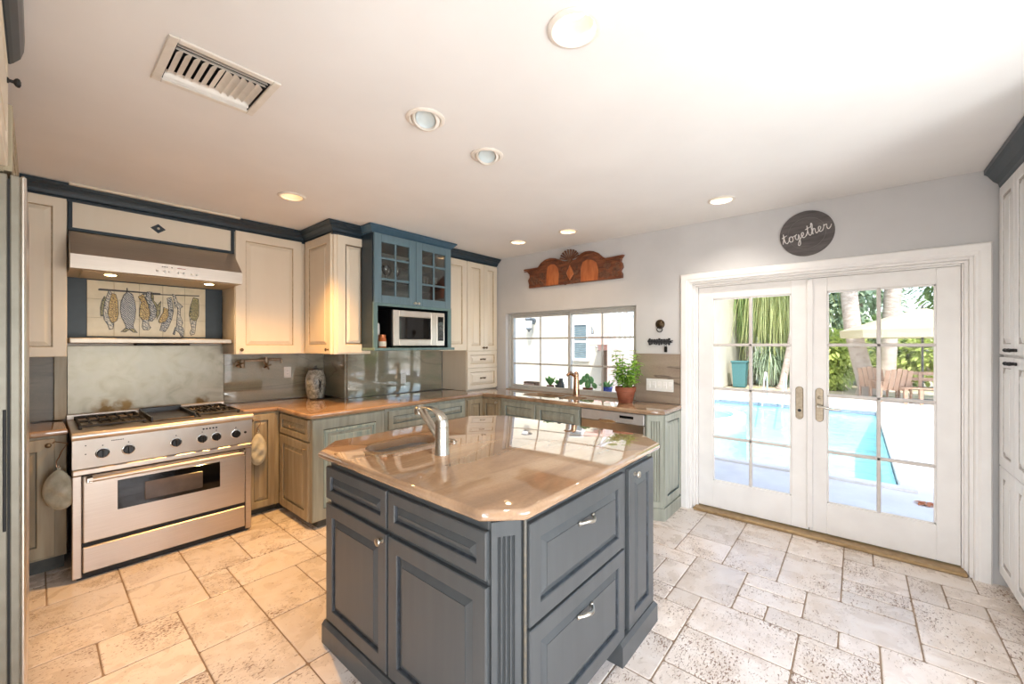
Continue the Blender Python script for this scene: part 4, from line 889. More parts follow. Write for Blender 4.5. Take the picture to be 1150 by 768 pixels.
# pot filler
t = thing('pot_filler', 'antique brass swing-arm pot filler faucet on the grey stone backsplash', 'faucet', (1.275, 4.529, 1.318))
bm = bmesh.new(); lathe(bm, [(.040, 0), (.040, .008), (.026, .014), (.020, .05)], seg=20, axis='y'); lathe(bm, [(.021, -.040), (.024, -.035), (.024, .035), (.021, .040)], (0, -.06, 0), 16); O('body', bm, M['brass'], t, True)
bm = bmesh.new(); tube(bm, [(0, -.06, .028), (.10, -.065, .028), (.200, -.07, .028)], .011, 10); O('arm', bm, M['brass'], t, True)
bm = bmesh.new(); lathe(bm, [(.016, -.060), (.019, -.055), (.019, .045), (.014, .050)], (.205, -.07, .01), 16); O('elbow', bm, M['brass'], t, True)
bm = bmesh.new(); tube(bm, [(.205, -.07, .030), (.27, -.075, .034), (.330, -.08, .036), (.340, -.08, .028), (.340, -.08, -.005)], .0115, 10); O('spout', bm, M['brass'], t, True)
for x, y in ((-.03, -.06), (.205, -.07)):
    bm = bmesh.new(); z = -.005 if x < 0 else -.03
    lathe(bm, [(.006, 0), (.006, .035)], (x, y, z), 10, 'y')
    for k in range(4):
        a = k * PI / 2 + .4; tube(bm, [(x, y - .035, z), (x + .034 * math.cos(a), y - .035, z + .034 * math.sin(a))], [.006, .008], 8)
    O('cross_handle', bm, M['bronze'], t, True)

# stoneware jar and cord
t = thing('stoneware_jar', 'grey mottled stoneware jar with lid in the dark counter corner', 'jar', (1.915, 4.355, CT))
jm = texmat('mottled_stoneware', [S(84, 84, 76), S(150, 148, 136), S(186, 184, 172)], .3, scale=(1, 1, 1), nscale=16, distort=2.0)
bm = bmesh.new(); lathe(bm, [(.074, 0), (.078, .006), (.092, .08), (.098, .15), (.094, .215), (.078, .268), (.068, .286), (.070, .294)], seg=28); O('body', bm, jm, t, True)
bm = bmesh.new(); lathe(bm, [(.071, .294), (.071, .303), (.040, .310), (.014, .314), (.013, .326), (.016, .334), (.006, .340)], seg=24); O('lid', bm, texmat('dark_lid', [S(60, 58, 50), S(86, 82, 72)], .4, nscale=9), t, True)
bm = bmesh.new(); a_ = lambda x, z: (x, -.099, z)
tube(bm, [(-.012, -.096, .20), (.004, -.099, .16), (-.006, -.099, .11), (.010, -.094, .06)], [.004, .006, .006, .003], 6); tube(bm, [(.016, -.097, .19), (.006, -.099, .14), (.018, -.096, .09)], [.003, .005, .003], 6); O('painted_sprig', bm, M['dark'], t, True)
bm = bmesh.new(); tube(bm, [(1.80, 4.22, CT + .006), (1.84, 4.19, CT + .006), (1.88, 4.22, CT + .006), (1.93, 4.20, CT + .006), (1.90, 4.17, CT + .006), (1.84, 4.16, CT + .006)], .005, 8)
tag(O('power_cord', bm, M['black'], None, True), 'short black cord lying on the counter in front of the stoneware jar', 'cord')

# outlets and switches
def outlet(nm, label, loc, rot, w, h, gang):
    t = thing(nm, label, 'outlet' if nm == 'outlet' else 'switch plate', loc, rot)
    O('plate', bx(-w / 2, w / 2, -.006, 0, -h / 2, h / 2, .003), M['rubber'], t)
    for k in range(gang):
        x = -w / 2 + w * (k + .5) / gang
        bm = bmesh.new(); box(bm, x - .017, x + .017, -.009, -.006, -.034, .034, .002); r = O('rocker' if nm != 'outlet' else 'socket', bm, M['trim'], t)
        bm = bmesh.new()
        if nm == 'outlet':
            for q in (-.017, .017): box(bm, x - .007, x - .005, -.0095, -.009, q - .005, q + .005); box(bm, x + .005, x + .007, -.0095, -.009, q - .005, q + .005)
            O('slot', bm, M['dark'], r)
        else:
            box(bm, x - .013, x + .013, -.0125, -.009, -.028, .002, .001); O('toggle', bm, M['rubber'], r)
outlet('outlet', 'white outlet on the grey stone backsplash near the pot filler', (1.703, 4.529, 1.212), 0, .072, .115, 1)
outlet('outlet', 'white outlet on the green stone backsplash under the microwave', (2.775, 4.029, 1.105), 0, .072, .115, 1)
outlet('switch_plate', 'wide white five-gang switch plate on the brown stone by the french doors', (3.879, 1.440, 1.112), NX, .262, .118, 5)

# basil in terracotta pot
t = thing('potted_basil', 'leafy green basil in a terracotta pot on the counter by the window', 'potted plant', (3.715, 1.712, CT))
terra = texmat('terracotta', [S(128, 68, 46), S(150, 86, 60), S(162, 100, 76)], .75, nscale=9, scale=(1, 1, 2), bump=.2)
bm = bmesh.new(); lathe(bm, [(.062, 0), (.066, .004), (.088, .105), (.096, .108), (.099, .150), (.096, .153), (.086, .150), (.082, .125)], seg=28); O('pot', bm, terra, t, True)
bm = bmesh.new(); lathe(bm, [(.083, .118), (.083, .128), (.03, .134)], seg=24); O('soil', bm, texmat('soil', [S(56, 42, 32), S(84, 66, 50)], .95, nscale=40), t, True)
def leafmat(nm, cols, tr=.25):
    m = texmat(nm, cols, .5, nscale=12); b = m.node_tree.nodes['Principled BSDF']
    b.inputs['Subsurface Weight'].default_value = 0.0
    nt = m.node_tree; tl = nt.nodes.new('ShaderNodeBsdfTranslucent'); mx = nt.nodes.new('ShaderNodeMixShader'); mx.inputs[0].default_value = tr
    cr = [n for n in nt.nodes if n.type == 'VALTORGB'][0]; out = [n for n in nt.nodes if n.type == 'OUTPUT_MATERIAL'][0]
    nt.links.new(cr.outputs[0], tl.inputs[0]); nt.links.new(b.outputs[0], mx.inputs[1]); nt.links.new(tl.outputs[0], mx.inputs[2]); nt.links.new(mx.outputs[0], out.inputs[0]); return m
basil = leafmat('basil_leaf', [S(150, 196, 76), S(182, 222, 108), S(206, 236, 136)], .5)
def leaf_card(bm, p, d, up, L, W, curl=.25, mi=0):
    d = d.normalized(); s = d.cross(up); s = s.normalized() if s.length > 1e-4 else d.orthogonal().normalized(); n = s.cross(d)
    rows = [(0, .08), (.3, .85), (.6, 1.0), (.85, .6), (1, .05)]; R = []
    for q, w in rows:
        c_ = p + d * (L * q) - n * (curl * L * q * q)
        R.append([bm.verts.new(c_ - s * W * w * .5 + n * W * .10 * w), bm.verts.new(c_), bm.verts.new(c_ + s * W * w * .5 + n * W * .10 * w)])
    for a, b in zip(R, R[1:]):
        for k in (0, 1): f = bm.faces.new((a[k], a[k + 1], b[k + 1], b[k])); f.material_index = mi
bm = bmesh.new(); bl = bmesh.new(); g = random.Random(21)
for k in range(22):
    a = g.random() * 2 * PI; r0 = .05 * g.random(); sp = .015 + .078 * g.random(); h = (.36 if k < 5 else .16 + .15 * g.random()) * (1 if sp > .06 else .9)
    b0 = Vector((r0 * math.cos(a), r0 * math.sin(a), .128)); top = Vector((b0.x + sp * math.cos(a), b0.y + sp * math.sin(a), .13 + h))
    mid = (b0 + top) / 2 + Vector((.3 * sp * math.cos(a), .3 * sp * math.sin(a), -.01)); tube(bm, [b0, mid, top], [.003, .0025, .0015], 6)
    for j in range(9):
        q = .25 + .75 * j / 8; p = (b0.lerp(mid, q * 2) if q < .5 else mid.lerp(top, q * 2 - 1))
        for s in (0, 1):
            an = g.random() * 2 * PI; d = Vector((math.cos(an), math.sin(an), g.uniform(-.1, .7))); leaf_card(bl, p, d, Vector((0, 0, 1)), g.uniform(.042, .074), g.uniform(.030, .046), g.uniform(.2, .6))
O('stem', bm, leafmat('basil_stem', [S(110, 140, 60), S(140, 168, 84)], .1), t, True); O('leaves', bl, basil, t, True, fix=False)

# lion head knocker, iron key rack, round sign, carved pediment
t = thing('door_knocker', 'small round dark bronze knocker with hanging ring on the wall by the window', 'wall ornament', (3.899, 1.442, 1.697), NX)
bm = bmesh.new(); lathe(bm, [(.042, 0), (.045, .004), (.043, .010), (.034, .014), (.028, .020), (.016, .028), (.006, .032)], seg=28, axis='y')
for k in range(14):
    a = 2 * PI * k / 14; lathe(bm, [(.007, .008), (.006, .016), (.002, .019)], (.034 * math.cos(a), 0, .034 * math.sin(a)), 8, 'y')
for x in (-.011, .011): lathe(bm, [(.006, .02), (.005, .029), (.002, .031)], (x, 0, .010), 8, 'y')
O('medallion', bm, texmat('dark_bronze', [S(58, 46, 32), S(84, 68, 46)], .4, .7, nscale=20), t, True)
bm = bmesh.new(); tube(bm, [(.026 * math.sin(a), -.018, -.050 - .026 * math.cos(a)) for a in [2 * PI * k / 24 for k in range(25)]], .0045, 8); O('ring', bm, M['iron'], t, True)
t = thing('key_rack', 'dark scrolled iron key rack with a hanging key fob below the round knocker', 'key rack', (3.899, 1.445, 1.528), NX)
bm = bmesh.new(); g = random.Random(2)
box(bm, -.112, .112, -.010, -.004, -.006, .006, .002)
for k in range(9):
    x = -.098 + k * .0235; h = .034 if k in (0, 4, 8) else .024
    tube(bm, [(x + .011 * math.cos(a) * (1 - .06 * i), -.008, h * math.sin(a)) for i, a in enumerate([2 * PI * j / 10 + .6 for j in range(12)])], .0050, 6)
lathe(bm, [(.014, 0), (.012, .010), (.006, .014)], (-.108, 0, .004), 12, 'y'); tube(bm, [(.10, -.008, .006), (.125, -.008, .012), (.118, -.008, -.006), (.10, -.008, -.008)], .004, 6)
O('scrollwork', bm, M['iron'], t, True)
bm = bmesh.new()
for x in (-.08, -.03, .02, .062): tube(bm, [(x, -.008, -.006), (x, -.012, -.026), (x, -.022, -.030), (x, -.026, -.020)], .003, 6)
O('hook', bm, M['iron'], t, True)
bm = bmesh.new(); tube(bm, [(.062 + .009 * math.sin(a), -.022, -.036 - .010 * math.cos(a)) for a in [2 * PI * k / 14 for k in range(15)]], .0018, 6); box(bm, .048, .078, -.028, -.017, -.100, -.046, .005)
O('key_fob', bm, M['black'], t)

t = thing('round_sign', "round dark wooden sign reading 'together' in white script above the french doors", 'sign', (3.899, 0.298, 2.366), NX)
sm = texmat('grey_board', [S(66, 60, 58), S(86, 80, 78), S(98, 92, 88)], .6, scale=(2, 2, 14), nscale=3)
bm = bmesh.new(); lathe(bm, [(.170, 0), (.174, .004), (.174, .016), (.171, .019), (.122, .019), (.121, .0175), (.119, .0175), (.118, .019)], seg=56, axis='y'); O('board', bm, sm, t, True)
bm = bmesh.new(); tube(bm, [(.120 * math.cos(a), -.0185, .120 * math.sin(a)) for a in [2 * PI * k / 56 for k in range(57)]], .0014, 6); O('circle_line', bm, texmat('chalk_grey', [S(120, 114, 110), S(138, 132, 128)], .8, nscale=30), t, True)
strokes = [[(0, .1), (.32, .9), (.5, 1.9), (.42, .9), (.42, .3), (.58, 0), (.85, .15), (1.1, .5), (1.3, .9), (1.5, .95), (1.25, .9), (1.08, .5), (1.15, .1), (1.4, 0), (1.62, .3), (1.64, .75), (1.5, .95), (1.7, .8), (2.0, .85), (2.4, .98), (2.2, .9), (2.02, .5), (2.12, .08), (2.4, .15), (2.62, .9), (2.6, .1), (2.5, -.7), (2.28, -1.1), (2.12, -.85), (2.45, -.25), (2.85, .2), (3.2, .45), (3.36, .8), (3.15, .97), (2.97, .5), (3.1, .05), (3.4, .05), (3.75, .4), (4.05, 1.1), (4.15, 1.85), (4.02, .9), (4.03, .2), (4.2, 0), (4.45, .3), (4.75, 1.1), (4.9, 1.85), (4.78, 2.0), (4.64, 1.3), (4.58, 0), (4.66, .55), (4.9, .95), (5.06, .8), (5.02, .25), (5.15, 0), (5.42, .22), (5.75, .45), (5.9, .8), (5.68, .97), (5.5, .5), (5.62, .05), (5.9, .05), (6.2, .4), (6.42, 1.0), (6.46, .82), (6.78, .88), (6.68, .35), (6.8, 0), (7.1, .15), (7.4, .6)],
           [(.1, 1.2), (.5, 1.3), (.95, 1.42)], [(3.72, 1.25), (4.1, 1.33), (4.6, 1.45)]]
def smooth(pts, n=4):
    out = []
    for i in range(len(pts) - 1):
        p0, p1, p2, p3 = (Vector(pts[max(0, min(len(pts) - 1, i + k))]) for k in (-1, 0, 1, 2))
        for k in range(n):
            q = k / n; out.append(.5 * ((2 * p1) + (p2 - p0) * q + (2 * p0 - 5 * p1 + 4 * p2 - p3) * q * q + (3 * p1 - p0 - 3 * p2 + p3) * q ** 3))
    return out + [Vector(pts[-1])]
bm = bmesh.new(); ca, sa = math.cos(math.radians(15.5)), math.sin(math.radians(15.5)); un = .0435
for st in strokes:
    P = []
    for p in smooth(st):
        x, z = (p.x - 3.75) * un, (p.y - .6) * un; P.append((x * ca - z * sa, -.0195, x * sa + z * ca))
    tube(bm, P, [.0024 + .0014 * abs(math.sin(i * .5)) for i in range(len(P))], 6)
O('lettering', bm, texmat('white_paint', [S(214, 208, 204), S(228, 224, 220)], .7, nscale=20), t, True)

t = thing('carved_pediment', 'carved brown wooden pediment with shell crest above the kitchen window', 'wall carving', (3.899, 2.432, 2.19), NX)
wood = texmat('carved_walnut', [S(80, 44, 28), S(116, 66, 42), S(140, 86, 56)], .38, scale=(2, 2, 9), nscale=4, detail=6, bump=.4)
woodl = texmat('orange_walnut_panel', [S(150, 80, 42), S(178, 102, 58), S(192, 118, 70)], .3, scale=(6, 6, 1.5), nscale=4, detail=5)
woodd = texmat('dark_carving', [S(84, 52, 36), S(124, 82, 56)], .45, nscale=30, bump=.6, scale=(1, 1, 1))
def cz(pts):
    out = []
    for x, y in pts:
        p = onp(580 + x / 8.846, 270 + y / 8.846, 0, 3.87); out.append((2.432 - p.y, p.z - 2.19))
    return out
outl = cz([(120, 475), (1050, 370), (1052, 330), (1036, 300), (1056, 262), (1050, 225), (1036, 205), (1042, 175), (1066, 142), (1050, 140), (885, 178), (850, 160), (810, 125), (760, 108), (720, 106), (680, 112), (645, 130), (600, 180), (540, 200), (470, 205), (430, 190), (385, 178), (330, 178), (285, 195), (250, 225), (218, 268), (80, 292), (100, 312), (125, 340), (128, 365), (112, 400), (122, 440)])
bm = bmesh.new(); prism(bm, outl, lambda a, b, d: (a, -d, b), 0, .030, bev=.006); O('board', bm, wood, t)
bm = bmesh.new()
for path in ([(80, 290), (218, 268), (250, 222), (290, 192), (335, 177), (385, 178), (430, 192), (470, 208)], [(600, 180), (645, 130), (685, 110), (725, 105), (765, 108), (812, 126), (850, 162), (885, 178), (1060, 142)]):
    P = cz(path); tube(bm, [(a, -.032, b - .010) for a, b in P], .012, 8); tube(bm, [(a, -.034, b - .032) for a, b in P], .005, 6)
O('cornice', bm, wood, t, True)
for arch in ([(295, 452), (425, 438), (432, 330), (420, 270), (385, 235), (345, 232), (310, 262), (298, 330)], [(640, 412), (815, 394), (822, 290), (805, 220), (760, 188), (705, 184), (655, 215), (638, 290)]):
    P = cz(arch); bm = bmesh.new(); prism(bm, P, lambda a, b, d: (a, -.029 - d, b), 0, .010, bev=.006); pn = O('arched_panel', bm, woodl, t)
    bm = bmesh.new(); tube(bm, [(a, -.036, b) for a, b in P[1:] + [P[0]]], .008, 8); O('arch_moulding', bm, wood, pn, True)
bm = bmesh.new(); c0 = cz([(530, 195)])[0]
for k in range(10):
    a = math.radians(16 + 16.4 * k); L = .150 - .020 * abs(math.cos(a)) * 1.2
    b0 = Vector((c0[0] + .02 * math.cos(a), -.03, c0[1] + .012 * math.sin(a))); b1 = Vector((c0[0] + L * math.cos(a), -.040, c0[1] + .118 * math.sin(a)))
    tube(bm, [b0, b0.lerp(b1, .6), b1], [.004, .0085, .012], 8)
lathe(bm, [(.03, .02), (.026, .045), (.01, .052)], (c0[0], 0, c0[1]), 14, 'y'); O('shell_crest', bm, woodd, t, True)
g = random.Random(4)
def scrolls(quad, n):
    bm = bmesh.new()
    P = [Vector(p) for p in cz(quad)]
    for i in range(n):
        u_, v_ = g.random(), g.random(); p = P[0].lerp(P[1], u_).lerp(P[3].lerp(P[2], u_), v_); r = g.uniform(.012, .026); a0 = g.random() * 6
        tube(bm, [(p.x + r * (1 - .07 * k) * math.cos(a0 + k * .7), -.034, p.y + r * (1 - .07 * k) * math.sin(a0 + k * .7)) for k in range(10)], .0068, 6)
    O('scroll_carving', bm, woodd, t, True)
scrolls([(150, 450), (270, 440), (270, 320), (150, 330)], 14); scrolls([(845, 370), (1020, 350), (1020, 230), (845, 235)], 22); scrolls([(455, 430), (615, 415), (615, 250), (455, 260)], 20)
bm = bmesh.new(); P = cz([(535, 400), (575, 330), (535, 240), (500, 330)]); prism(bm, P, lambda a, b, d: (a, -.036 - d, b), 0, .016, bev=.010); O('cartouche', bm, woodl, t)

# ceiling vent
t = thing('ceiling_vent', 'square pale metal air vent with curved blades in the ceiling', 'air vent', (0, 0, ZC))
vm = texmat('vent_paint', [S(220, 212, 200), S(230, 223, 212)], .45, nscale=5)
x0, x1, y0, y1 = .305, .675, 1.855, 2.215
bm = bmesh.new(); a, b, c_, d_ = VENT
for q in ((x0, a, y0, y1), (b, x1, y0, y1), (a, b, y0, c_), (a, b, d_, y1)): box(bm, q[0], q[1], q[2], q[3], -.008, -.0005, .003)
O('flange', bm, vm, t)
bm = bmesh.new(); box(bm, a, b, c_, d_, .118, .125); box(bm, a, a + .003, c_, d_, -.001, .118); box(bm, b - .003, b, c_, d_, -.001, .118); box(bm, a, b, c_, c_ + .003, -.001, .118); box(bm, a, b, d_ - .003, d_, -.001, .118); O('duct_box', bm, M['dark'], t)
def blade(bm, p0, p1, w, tilt, h0):
    d = (Vector(p1) - Vector(p0)).normalized(); s = Vector((-d.y, d.x, 0)); lo = []
    for p in (p0, p1):
        sec = [];
        for k in range(6):
            q = k / 5; sec.append(Vector((p[0], p[1], h0)) + s * (w * (q - .5)) * math.cos(tilt) + Vector((0, 0, w * (q - .5) * math.sin(tilt) + .006 * math.sin(PI * q))))
        sec += [v + Vector((0, 0, .0015)) for v in sec[::-1]]; lo.append(sec)
    rings(bm, lo)
for k in range(11):
    bm = bmesh.new(); blade(bm, (a + .020 + k * .027, c_ + .078, 0), (a + .020 + k * .027, d_ - .048, 0), .026, .55 if k > 5 else -.55, .006); O('cross_blade', bm, vm, t)
for y, tl, h0 in ((c_ + .014, .7, .008), (c_ + .038, .7, .008), (c_ + .062, .7, .008), (d_ - .036, -.9, .006), (d_ - .014, -.9, .006)):
    bm = bmesh.new(); blade(bm, (a + .004, y, 0), (b - .004, y, 0), .028, tl, h0); O('blade', bm, vm, t)

# recessed ceiling lights
LL = ['lit recessed ceiling light nearest the camera, top centre of the ceiling', 'unlit tilted eyeball ceiling light, nearer of the unlit pair over the island', 'unlit tilted eyeball ceiling light, farther of the unlit pair over the island',
      'lit recessed ceiling light in front of the range hood', 'small lit recessed ceiling light nearest the tall cabinet by the window', 'lit recessed ceiling light in front of the carved pediment', 'lit recessed ceiling light in front of the french doors']
LE = [46, 0, 0, 200, 12, 12, 30]
LC = [(1, .90, .78), None, None, (1, .52, .15), (1, .74, .48), (1, .74, .48), (1, .92, .84)]
trimm = texmat('light_trim', [S(226, 216, 204), S(234, 226, 214)], .4, nscale=6)
bulb_on = emit('lit_lens', S(255, 226, 176), 3.0); refl = texmat('reflector', [S(240, 226, 200), S(246, 234, 212)], .3, nscale=4)
for i, (x, y) in enumerate(LIGHTS):
    t = thing('recessed_light', LL[i], 'ceiling light', (x, y, ZC), 0, 'recessed ceiling lights')
    bm = bmesh.new(); lathe(bm, [(.0755, .0), (.094, -.001), (.094, -.006), (.088, -.010), (.078, -.011), (.072, -.006), (.071, .012), (.0755, .012)], seg=36, caps=(False, False)); O('trim_ring', bm, trimm, t, True)
    if LE[i]:
        bm = bmesh.new(); lathe(bm, [(.0715, .010), (.060, .06), (.052, .10), (.03, .108), (.01, .109)], seg=32, caps=(False, True)); O('reflector', bm, refl, t, True)
        bm = bmesh.new(); lathe(bm, [(.020, .104), (.044, .082), (.048, .066), (.040, .058), (.012, .055)], seg=28); O('bulb', bm, bulb_on, t, True)
        lamp('downlight', 'SPOT', (0, 0, .045), LE[i], LC[i], parent=t, spot_size=math.radians(106 if i == 3 else 135), spot_blend=.75, shadow_soft_size=.04)
    else:
        tw = Matrix.Rotation(math.radians(-28), 4, Vector((.6, -.8, 0)))
        bm = bmesh.new(); lathe(bm, [(.069, .02), (.069, -.002), (.064, -.012), (.054, -.016), (.050, -.010), (.046, .03), (.02, .06)], seg=32, caps=(False, True)); bmesh.ops.transform(bm, matrix=tw, verts=bm.verts); O('eyeball', bm, trimm, t, True)
        bm = bmesh.new(); lathe(bm, [(.047, -.008), (.040, -.001), (.02, .003)], seg=28, caps=(False, True)); bmesh.ops.transform(bm, matrix=tw, verts=bm.verts); O('lens', bm, principled('frosted_lens', S(196, 206, 206), .15), t, True)
        bm = bmesh.new(); lathe(bm, [(.0725, .010), (.0725, .11), (.01, .112)], seg=28, caps=(False, True)); O('housing', bm, M['toe'], t, True)
# ------------------------------------------------------------------ outside
GZ = -0.10
deckm = texmat('pale_deck', [S(214, 206, 196), S(228, 221, 212)], .8, nscale=3, scale=(1, 1, 1))
pool_o = [(6.25, -.38), (13.15, -.38), (13.15, 4.9), (12.6, 5.4), (7.0, 5.4), (6.25, 4.9)]
pool_o = [(6.25, -.38), (13.15, -.38), (13.15, 3.1), (12.9, 3.45), (6.6, 3.45), (6.25, 3.1)]
bm = bmesh.new(); slab(bm, [(4.10, -14), (16.6, -14), (16.6, 7.5), (4.10, 7.5)], GZ - .12, GZ, .004, [pool_o], seg=1); struct('patio_ground', bm, deckm)
struct('garden_ground', bx(16.6, 45, -22, 16, GZ - .2, GZ - .01), texmat('garden_soil', [S(150, 132, 108), S(196, 182, 158), S(120, 128, 84)], .95, nscale=1.2, scale=(1, 1, 1)))
t = thing('swimming_pool', 'bright turquoise swimming pool beyond the french doors', 'swimming pool', (0, 0, 0))
basin = texmat('pool_plaster', [S(206, 236, 238), S(216, 242, 243)], .7, nscale=2, scale=(1, 1, 1))
bm = bmesh.new(); inn = offset_poly(pool_o, .015)
rings(bm, [[(x, y, GZ - .005) for x, y in inn], [(x, y, -1.15) for x, y in inn]], False, True); O('basin', bm, basin, t, fix=False)
bm = bmesh.new(); o1, o2 = offset_poly(pool_o, .03), offset_poly(pool_o, -.12)
tl = texmat('blue_waterline_tile', [S(96, 106, 120), S(136, 146, 158)], .3, nscale=30, scale=(1, 1, 1))
rings(bm, [[(x, y, GZ - .11) for x, y in o1], [(x, y, GZ - .02) for x, y in o1]], False, False); O('waterline_tile', bm, tl, t)
bm = bmesh.new(); rings(bm, [[(x, y, GZ + .002) for x, y in offset_poly(pool_o, .02)], [(x, y, GZ + .03) for x, y in offset_poly(pool_o, .01)], [(x, y, GZ + .03) for x, y in o2], [(x, y, GZ + .002) for x, y in o2]], False, False); O('coping', bm, deckm, t)
wm_ = bpy.data.materials.new('pool_water'); wm_.use_nodes = True; nt = wm_.node_tree; nt.nodes.clear()
tr_ = nt.nodes.new('ShaderNodeBsdfTransparent'); tr_.inputs[0].default_value = (.76, .96, .97, 1); gl = nt.nodes.new('ShaderNodeBsdfGlossy'); gl.inputs['Roughness'].default_value = .05
fr = nt.nodes.new('ShaderNodeFresnel'); fr.inputs[0].default_value = 1.33; mx = nt.nodes.new('ShaderNodeMixShader'); ou = nt.nodes.new('ShaderNodeOutputMaterial')
no = nt.nodes.new('ShaderNodeTexNoise'); no.inputs['Scale'].default_value = 3.5; no.inputs['Detail'].default_value = 2; tc = nt.nodes.new('ShaderNodeTexCoord'); bp = nt.nodes.new('ShaderNodeBump'); bp.inputs['Strength'].default_value = .5; bp.inputs['Distance'].default_value = .05
L = nt.links.new; L(tc.outputs['Object'], no.inputs['Vector']); L(no.outputs['Fac'], bp.inputs['Height']); L(bp.outputs[0], gl.inputs['Normal']); L(bp.outputs[0], fr.inputs['Normal']); L(fr.outputs[0], mx.inputs[0]); L(tr_.outputs[0], mx.inputs[1]); L(gl.outputs[0], mx.inputs[2]); L(mx.outputs[0], ou.inputs[0])
bm = bmesh.new(); f = bm.faces.new([bm.verts.new((x, y, GZ - .105)) for x, y in offset_poly(pool_o, .03)]); O('water', bm, wm_, t, fix=False)
t = thing('spa', 'round raised spa basin at the left side of the pool', 'spa', (9.9, 3.05, 0))
bm = bmesh.new(); lathe(bm, [(.98, -1.1), (.98, GZ + .05), (1.22, GZ + .05), (1.22, -1.1)], seg=40, caps=(False, False)); O('rim', bm, texmat('spa_rim', [S(196, 220, 222), S(212, 230, 230)], .6, nscale=3), t, True)
bm = bmesh.new(); lathe(bm, [(.985, GZ - .02), (.01, GZ - .021)], seg=40, caps=(False, True)); O('spa_water', bm, texmat('spa_water', [S(86, 182, 190), S(110, 200, 206)], .1, nscale=5), t, True)
t = thing('pool_handrail', 'thin metal pool handrail at the far pool edge', 'handrail', (13.3, 1.5, GZ + .031))
for y in (0, .45):
    bm = bmesh.new(); tube(bm, [(.25, y, 0), (.25, y, .62), (.15, y, .80), (-.1, y, .80), (-.4, y, .35), (-.55, y, -.10)], .022, 10); O('rail', bm, M['chrome'], t, True)

# the wing of the house across the pool
stucco = texmat('cream_stucco', [S(186, 180, 160), S(196, 190, 172)], .9, nscale=3, scale=(1, 1, 1))
t = thing('house_wing', 'cream stucco wing of the house seen through the kitchen window', 'building', (0, 0, 0))
bm = bmesh.new(); box(bm, 7.2, 20.5, 3.80, 8.5, GZ, 4.6, .02); O('wall', bm, stucco, t)
wy0, wy1, wz0, wz1 = 4.135, 4.42, 1.22, 1.90
bm = bmesh.new(); sash(bm, 'x', wy0 - .05, wy1 + .05, wz0 - .05, wz1 + .05, .05, 7.15, 7.21, (), (1.56,), .04); w_ = O('window', bm, M['trim'], t)
shut = texmat('blue_grey_blind', [S(104, 122, 126), S(122, 140, 142)], .6, nscale=3)
bm = bmesh.new()
for k in range(16): box(bm, 7.172, 7.196, wy0, wy1, wz0 + k * .0425 + .003, wz0 + k * .0425 + .037, .003)
O('louvre', bm, shut, w_)
O('roof_edge', bx(7.0, 20.7, 3.6, 8.6, 4.6, 4.78, .02), texmat('clay_tile', [S(176, 110, 84), S(196, 134, 106)], .8, nscale=6), t)
p = onp(599, 363, 0, 7.19)
t = thing('wall_lantern', 'dark grey wall lantern on the cream wing wall, left window sash', 'lamp', (7.199, p.y, p.z), NX)
lm = texmat('lantern_metal', [S(84, 92, 96), S(116, 124, 128)], .5, .5, nscale=10)
bm = bmesh.new(); lathe(bm, [(.07, 0), (.07, .02), (.03, .03)], (0, 0, .05), 16, 'y'); tube(bm, [(0, -.02, .05), (0, -.10, .10), (0, -.17, .12)], .014, 8); O('bracket', bm, lm, t, True)
bm = bmesh.new(); lathe(bm, [(.02, .14), (.09, .10), (.10, .08), (.075, .07), (.06, -.14), (.03, -.16), (.01, -.2)], (0, -.17, 0), 8); O('lantern_body', bm, lm, t)
bm = bmesh.new(); lathe(bm, [(.0755, .05), (.064, -.11)], (0, -.17, 0), 8, caps=(False, False)); O('lantern_glass', bm, principled('milk_glass', S(214, 220, 220), .3), t)
for nm, u, v, lab in (('wall_sconce', 664, 373, 'small iron wall ornament on the cream wing wall beside the blue window'), ('wall_hook', 671, 388, 'lower curved iron wall ornament on the cream wing near its corner')):
    p = onp(u, v, 0, 7.19); bm = bmesh.new()
    tube(bm, [(-.015, 0, .11), (-.012, -.03, .05), (-.03, -.04, -.02), (-.012, -.03, -.08), (-.035, -.02, -.11)], [.008, .016, .024, .014, .006], 8); tube(bm, [(-.02, -.05, .0), (-.06, -.01, -.04), (-.02, .04, -.03)], .010, 6)
    o = O(nm, bm, lm, None, True); o.location = (7.20, p.y, p.z); tag(o, lab, 'wall ornament')
# outside staircase against the wing
a = onp(684, 373, 1, 3.35); b = onp(722, 398, 1, 3.35)
t = thing('outdoor_staircase', 'terracotta outdoor staircase with white balustrade climbing the wing wall', 'staircase', (0, 0, 0))
pk = texmat('terracotta_step', [S(216, 176, 162), S(228, 192, 178)], .8, nscale=5)
sl = (b.z - a.z) / (b.x - a.x); xs, xe = 6.62, b.x + (b.z - GZ) / -sl * .9
n = 16; bm = bmesh.new()
for k in range(n):
    x0 = xs + (xe - xs) * k / n; x1 = xs + (xe - xs) * (k + 1) / n; z = a.z + sl * (x0 - a.x); box(bm, x0, x1 + .03, 3.40, 3.785, z - .22, z - .02, .006)
O('steps', bm, pk, t)
bm = bmesh.new(); za, zb = a.z + sl * (xs - a.x), a.z + sl * (xe - a.x)
rings(bm, [[(xs, y, GZ), (xe, y, GZ), (xe, y, max(zb - .05, GZ + .02)), (xs, y, za - .05)] for y in (3.35, 3.40)]); O('stringer', bm, texmat('pink_stucco', [S(196, 168, 156), S(206, 180, 168)], .9, nscale=4), t)
nb = 26
for k in range(nb):
    x = xs + (xe - xs) * (k + .5) / nb; z = a.z + sl * (x - a.x); bm = bmesh.new()
    lathe(bm, [(.028, 0), (.028, .05), (.018, .08), (.032, .25), (.018, .45), (.016, .62), (.026, .66), (.026, .70)], seg=8); o = O('baluster', bm, M['trim'], t, True); o.location = (x, 3.375, z - .06)
